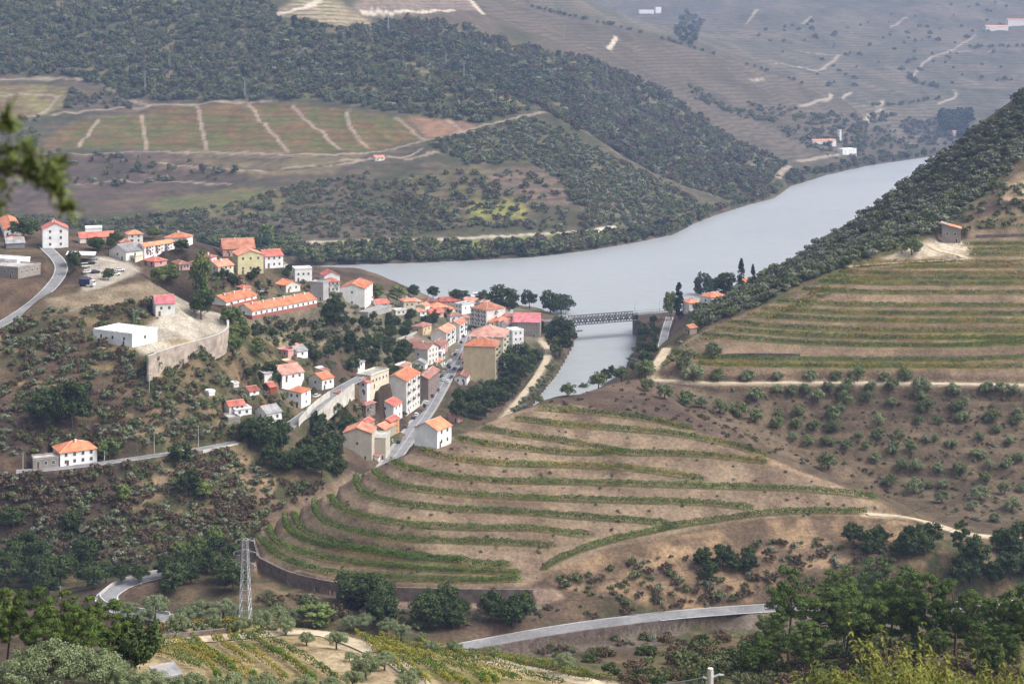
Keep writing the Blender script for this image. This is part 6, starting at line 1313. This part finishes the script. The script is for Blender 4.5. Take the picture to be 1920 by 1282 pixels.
def mass(name, label, sel_, keys):
    """many far plants as one object: points with plants instanced on them"""
    me = bpy.data.meshes.new(name); p = S[sel_]; n = len(p); z = ground(p[:,0], p[:,1])-.1
    me.vertices.add(n); me.vertices.foreach_set('co', np.stack([p[:,0], p[:,1], z], 1).reshape(-1).astype(np.float32))
    idx = np.zeros(n, int); hh = np.zeros(n)
    var = {0: (0,2), 1: (1,), 2: (2,), 3: (3,), 4: (4,5), 5: (4,5), 6: (6,), 7: (7,)}
    for i in range(n):
        idx[i] = random.choice(var[int(p[i,3])]); hh[i] = p[i,2]/(3.2 if p[i,3] < 4 else 7.5)
    for nm, ty, v in (('pick', 'INT', idx), ('size', 'FLOAT', hh), ('turn', 'FLOAT', RNG.uniform(0, 6.28, n))):
        a = me.attributes.new(nm, ty, 'POINT'); a.data.foreach_set('value', v.astype(np.int32 if ty == 'INT' else np.float32))
    o = link(name, me); ng = bpy.data.node_groups.new(name, 'GeometryNodeTree'); ng.interface.new_socket('Geometry', in_out='INPUT', socket_type='NodeSocketGeometry'); ng.interface.new_socket('Geometry', in_out='OUTPUT', socket_type='NodeSocketGeometry')
    gi = ng.nodes.new('NodeGroupInput'); go = ng.nodes.new('NodeGroupOutput'); ip = ng.nodes.new('GeometryNodeInstanceOnPoints'); jg = ng.nodes.new('GeometryNodeGeometryToInstance')
    for so_ in reversed(SRC):
        oi = ng.nodes.new('GeometryNodeObjectInfo'); oi.inputs['Object'].default_value = so_; oi.transform_space = 'ORIGINAL'; ng.links.new(oi.outputs['Geometry'], jg.inputs[0])
    def at(nm, ty):
        a = ng.nodes.new('GeometryNodeInputNamedAttribute'); a.data_type = ty; a.inputs['Name'].default_value = nm; return a.outputs['Attribute']
    ng.links.new(gi.outputs[0], ip.inputs['Points']); ng.links.new(jg.outputs[0], ip.inputs['Instance']); ip.inputs['Pick Instance'].default_value = True
    ng.links.new(at('pick', 'INT'), ip.inputs['Instance Index'])
    cx = ng.nodes.new('ShaderNodeCombineXYZ'); ng.links.new(at('turn', 'FLOAT'), cx.inputs[2]); ng.links.new(cx.outputs[0], ip.inputs['Rotation']); ng.links.new(at('size', 'FLOAT'), ip.inputs['Scale'])
    ng.links.new(ip.outputs[0], go.inputs[0]); md = o.modifiers.new('plants', 'NODES'); md.node_group = ng
    tag(o, label, None, None, 'stuff'); return o
# eight living plants lend their shape to the masses
for k in range(4):
    x, y = vis(900+50*k, 415+3*k); SRC.append(plant('far_shrub', float(x[0]), float(y[0]), 4, 'bush on the far lower slope beside the pale green clearing', 'bush', 'bushes beside the far clearing', 'bush', k, parts=False))
for k in range(4):
    x, y = vis(260+60*k, 318+2*k); SRC.append(plant('far_tree', float(x[0]), float(y[0]), 8, 'tree in the short line under the far vineyard', 'tree', 'trees under the far vineyard', 'broadleaf_tree', k, parts=False))
mass('scrub', 'low scrub covering the dry slopes', rest & (S[:,3] < 4), 'far_shrub'); mass('woodland', 'woods covering the far hillsides and the river banks', rest & (S[:,3] >= 4), 'far_tree')
print('scrub', (rest & (S[:,3] < 4)).sum(), 'woods', (rest & (S[:,3] >= 4)).sum())

# ------------------------------------------------------------------ near leaves: yellow shrubs lower right, pine branch upper left
L_YG = foliage('yellow_green_leaf', (.06,.095,.018), (.24,.225,.04)); STEM = mat('green_stem', (.13,.12,.05), .8, .2, 3)
def leafy_shrub(x, y, h, seed, label):
    """a dome of bent twigs with small drooping leaves on their outer half"""
    rng = np.random.default_rng(seed); o = empty('leafy_shrub', (x, y, float(ground(x, y)))); b = MB(); lb = MB()
    for k in range(75):
        a = rng.uniform(0, 6.28); e = rng.uniform(.15, 1); q = math.sqrt(1-e*e*.8); rr = rng.uniform(.75, 1.0)*(1.12 if k % 12 == 0 else 1); w_ = .85
        tip = np.array([math.cos(a)*q*w_, math.sin(a)*q*w_, 0])*rr+np.array([0,0,h*(.45+.55*e)*rr]); mid_ = tip*np.array([.35,.35,.55]); ts = np.linspace(0, 1, 8)
        pts = np.array([(1-t)**2*np.zeros(3)+2*t*(1-t)*mid_+t*t*tip+np.array([0,0,-.12*t*t]) for t in ts]); b.tube(pts, np.linspace(.012,.003,8), 4, cap=False)
        for t in np.linspace(.5, 1, 12):
            c = np.array([np.interp(t, ts, pts[:,i]) for i in range(3)])
            for s in range(3):
                d = rng.normal(0, 1, 3); d[2] = d[2]*.5-.25; d /= np.linalg.norm(d); w = np.cross(d, (0,0,1)); w = w/(np.linalg.norm(w)+1e-6)*.011*rng.uniform(.8,1.5); l = .055*rng.uniform(.7,1.4)
                lb.add([c, c+d*l*.5+w, c+d*l*1.25-np.array([0,0,.02]), c+d*l*.5-w], [(0,1,2,3)])
    b.obj('stems', [STEM], o); lb.obj('leaves', [L_YG], o); tag(o, label, 'shrub', 'yellow green shrubs at the lower right')
for i, (u, vt, y) in enumerate(((1585,1222,17),(1640,1167,18.5),(1700,1177,17),(1745,1144,19),(1800,1182,18),(1860,1197,18),(1905,1152,19.5),(1500,1262,17),(1720,1248,15.5),(1820,1255,15.5),(1650,1262,15),(1930,1240,17),(1560,1258,18),(1420,1268,18))):
    x = (u-U0)/F*y; h = CZ-(vt-V0)/F*y-float(ground(x, y)); leafy_shrub(x, y, max(.8, h), 300+i, 'yellow green leafy shrub close by at the lower right')
o = empty('pine_tree', (-2.6, 4.2, float(ground(-2.6, 4.2)) if False else 184.6)); rng = np.random.default_rng(5)
b = MB(); b.tube([(0,0,-.6),(.02,.05,3),(.1,.05,6),(.1,0,8)], [.16,.13,.1,.05], 10); tr_ = b.obj('trunk', [BARK], o)
base = np.array(o.location)
def bpt(u, v, y): return np.array(W(u, v, y))-base
b = MB(); main = [np.array([.04,.03,5.35]), bpt(-260,300,4.1), bpt(-60,318,4.1), bpt(40,322,4.1), bpt(90,345,4.1), bpt(128,392,4.1)]; b.tube(main, [.03,.022,.012,.008,.006,.003], 6)
subs = [[main[2], bpt(-10,250,4.1), bpt(20,205,4.05)],[main[3], bpt(60,290,4.05), bpt(118,308,4.0)],[main[2], bpt(10,285,4.15), bpt(50,270,4.1)],[main[1], bpt(-120,250,4.2), bpt(-60,200,4.1)],[main[3], bpt(70,335,4.1), bpt(110,335,4.15)]]
for s in subs: b.tube(s, [.007,.005,.002], 5)
b.obj('branch', [BARK], o); lb = MB(); P0, N0 = [], []
for s in subs+[main[2:5], main[3:6]]:
    s = np.array(s)
    for k in range(90):
        t = rng.uniform(.1, 1)*(len(s)-1); i = min(int(t), len(s)-2); c = s[i]+(s[i+1]-s[i])*(t-i); d = rng.normal(0,1,3); d /= np.linalg.norm(d); d = d*.8+(s[i+1]-s[i])/np.linalg.norm(s[i+1]-s[i])*.6; l = rng.uniform(.018,.05); w = np.cross(d, rng.normal(0,1,3)); w = w/np.linalg.norm(w)*.0035
        lb.add([c-w, c+w, c+d*l+w*.6, c+d*l-w*.6], [(0,1,2,3)])
for c_, r_ in ((bpt(18,300,4.1),.05),(bpt(0,345,4.12),.05),(bpt(20,235,4.08),.04),(bpt(60,315,4.08),.045),(bpt(100,312,4.05),.03),(bpt(110,350,4.1),.028),(bpt(-60,300,4.15),.06),(bpt(-10,390,4.15),.045),(bpt(125,385,4.1),.018)):
    for k in range(70):
        d = rng.normal(0,1,3); d /= np.linalg.norm(d); c = c_+d*r_*rng.uniform(0,1); l = rng.uniform(.012,.03); e = rng.normal(0,1,3); e /= np.linalg.norm(e); w = np.cross(e, d); w = w/(np.linalg.norm(w)+1e-6)*.0045
        lb.add([c-w, c+w, c+e*l+w*.6, c+e*l-w*.6], [(0,1,2,3)])
lb.obj('needles', [foliage('near_needles', (.06,.10,.025), (.22,.25,.07))], o); tag(o, 'blurred pine close to the camera whose branch hangs in at the upper left', 'pine tree')
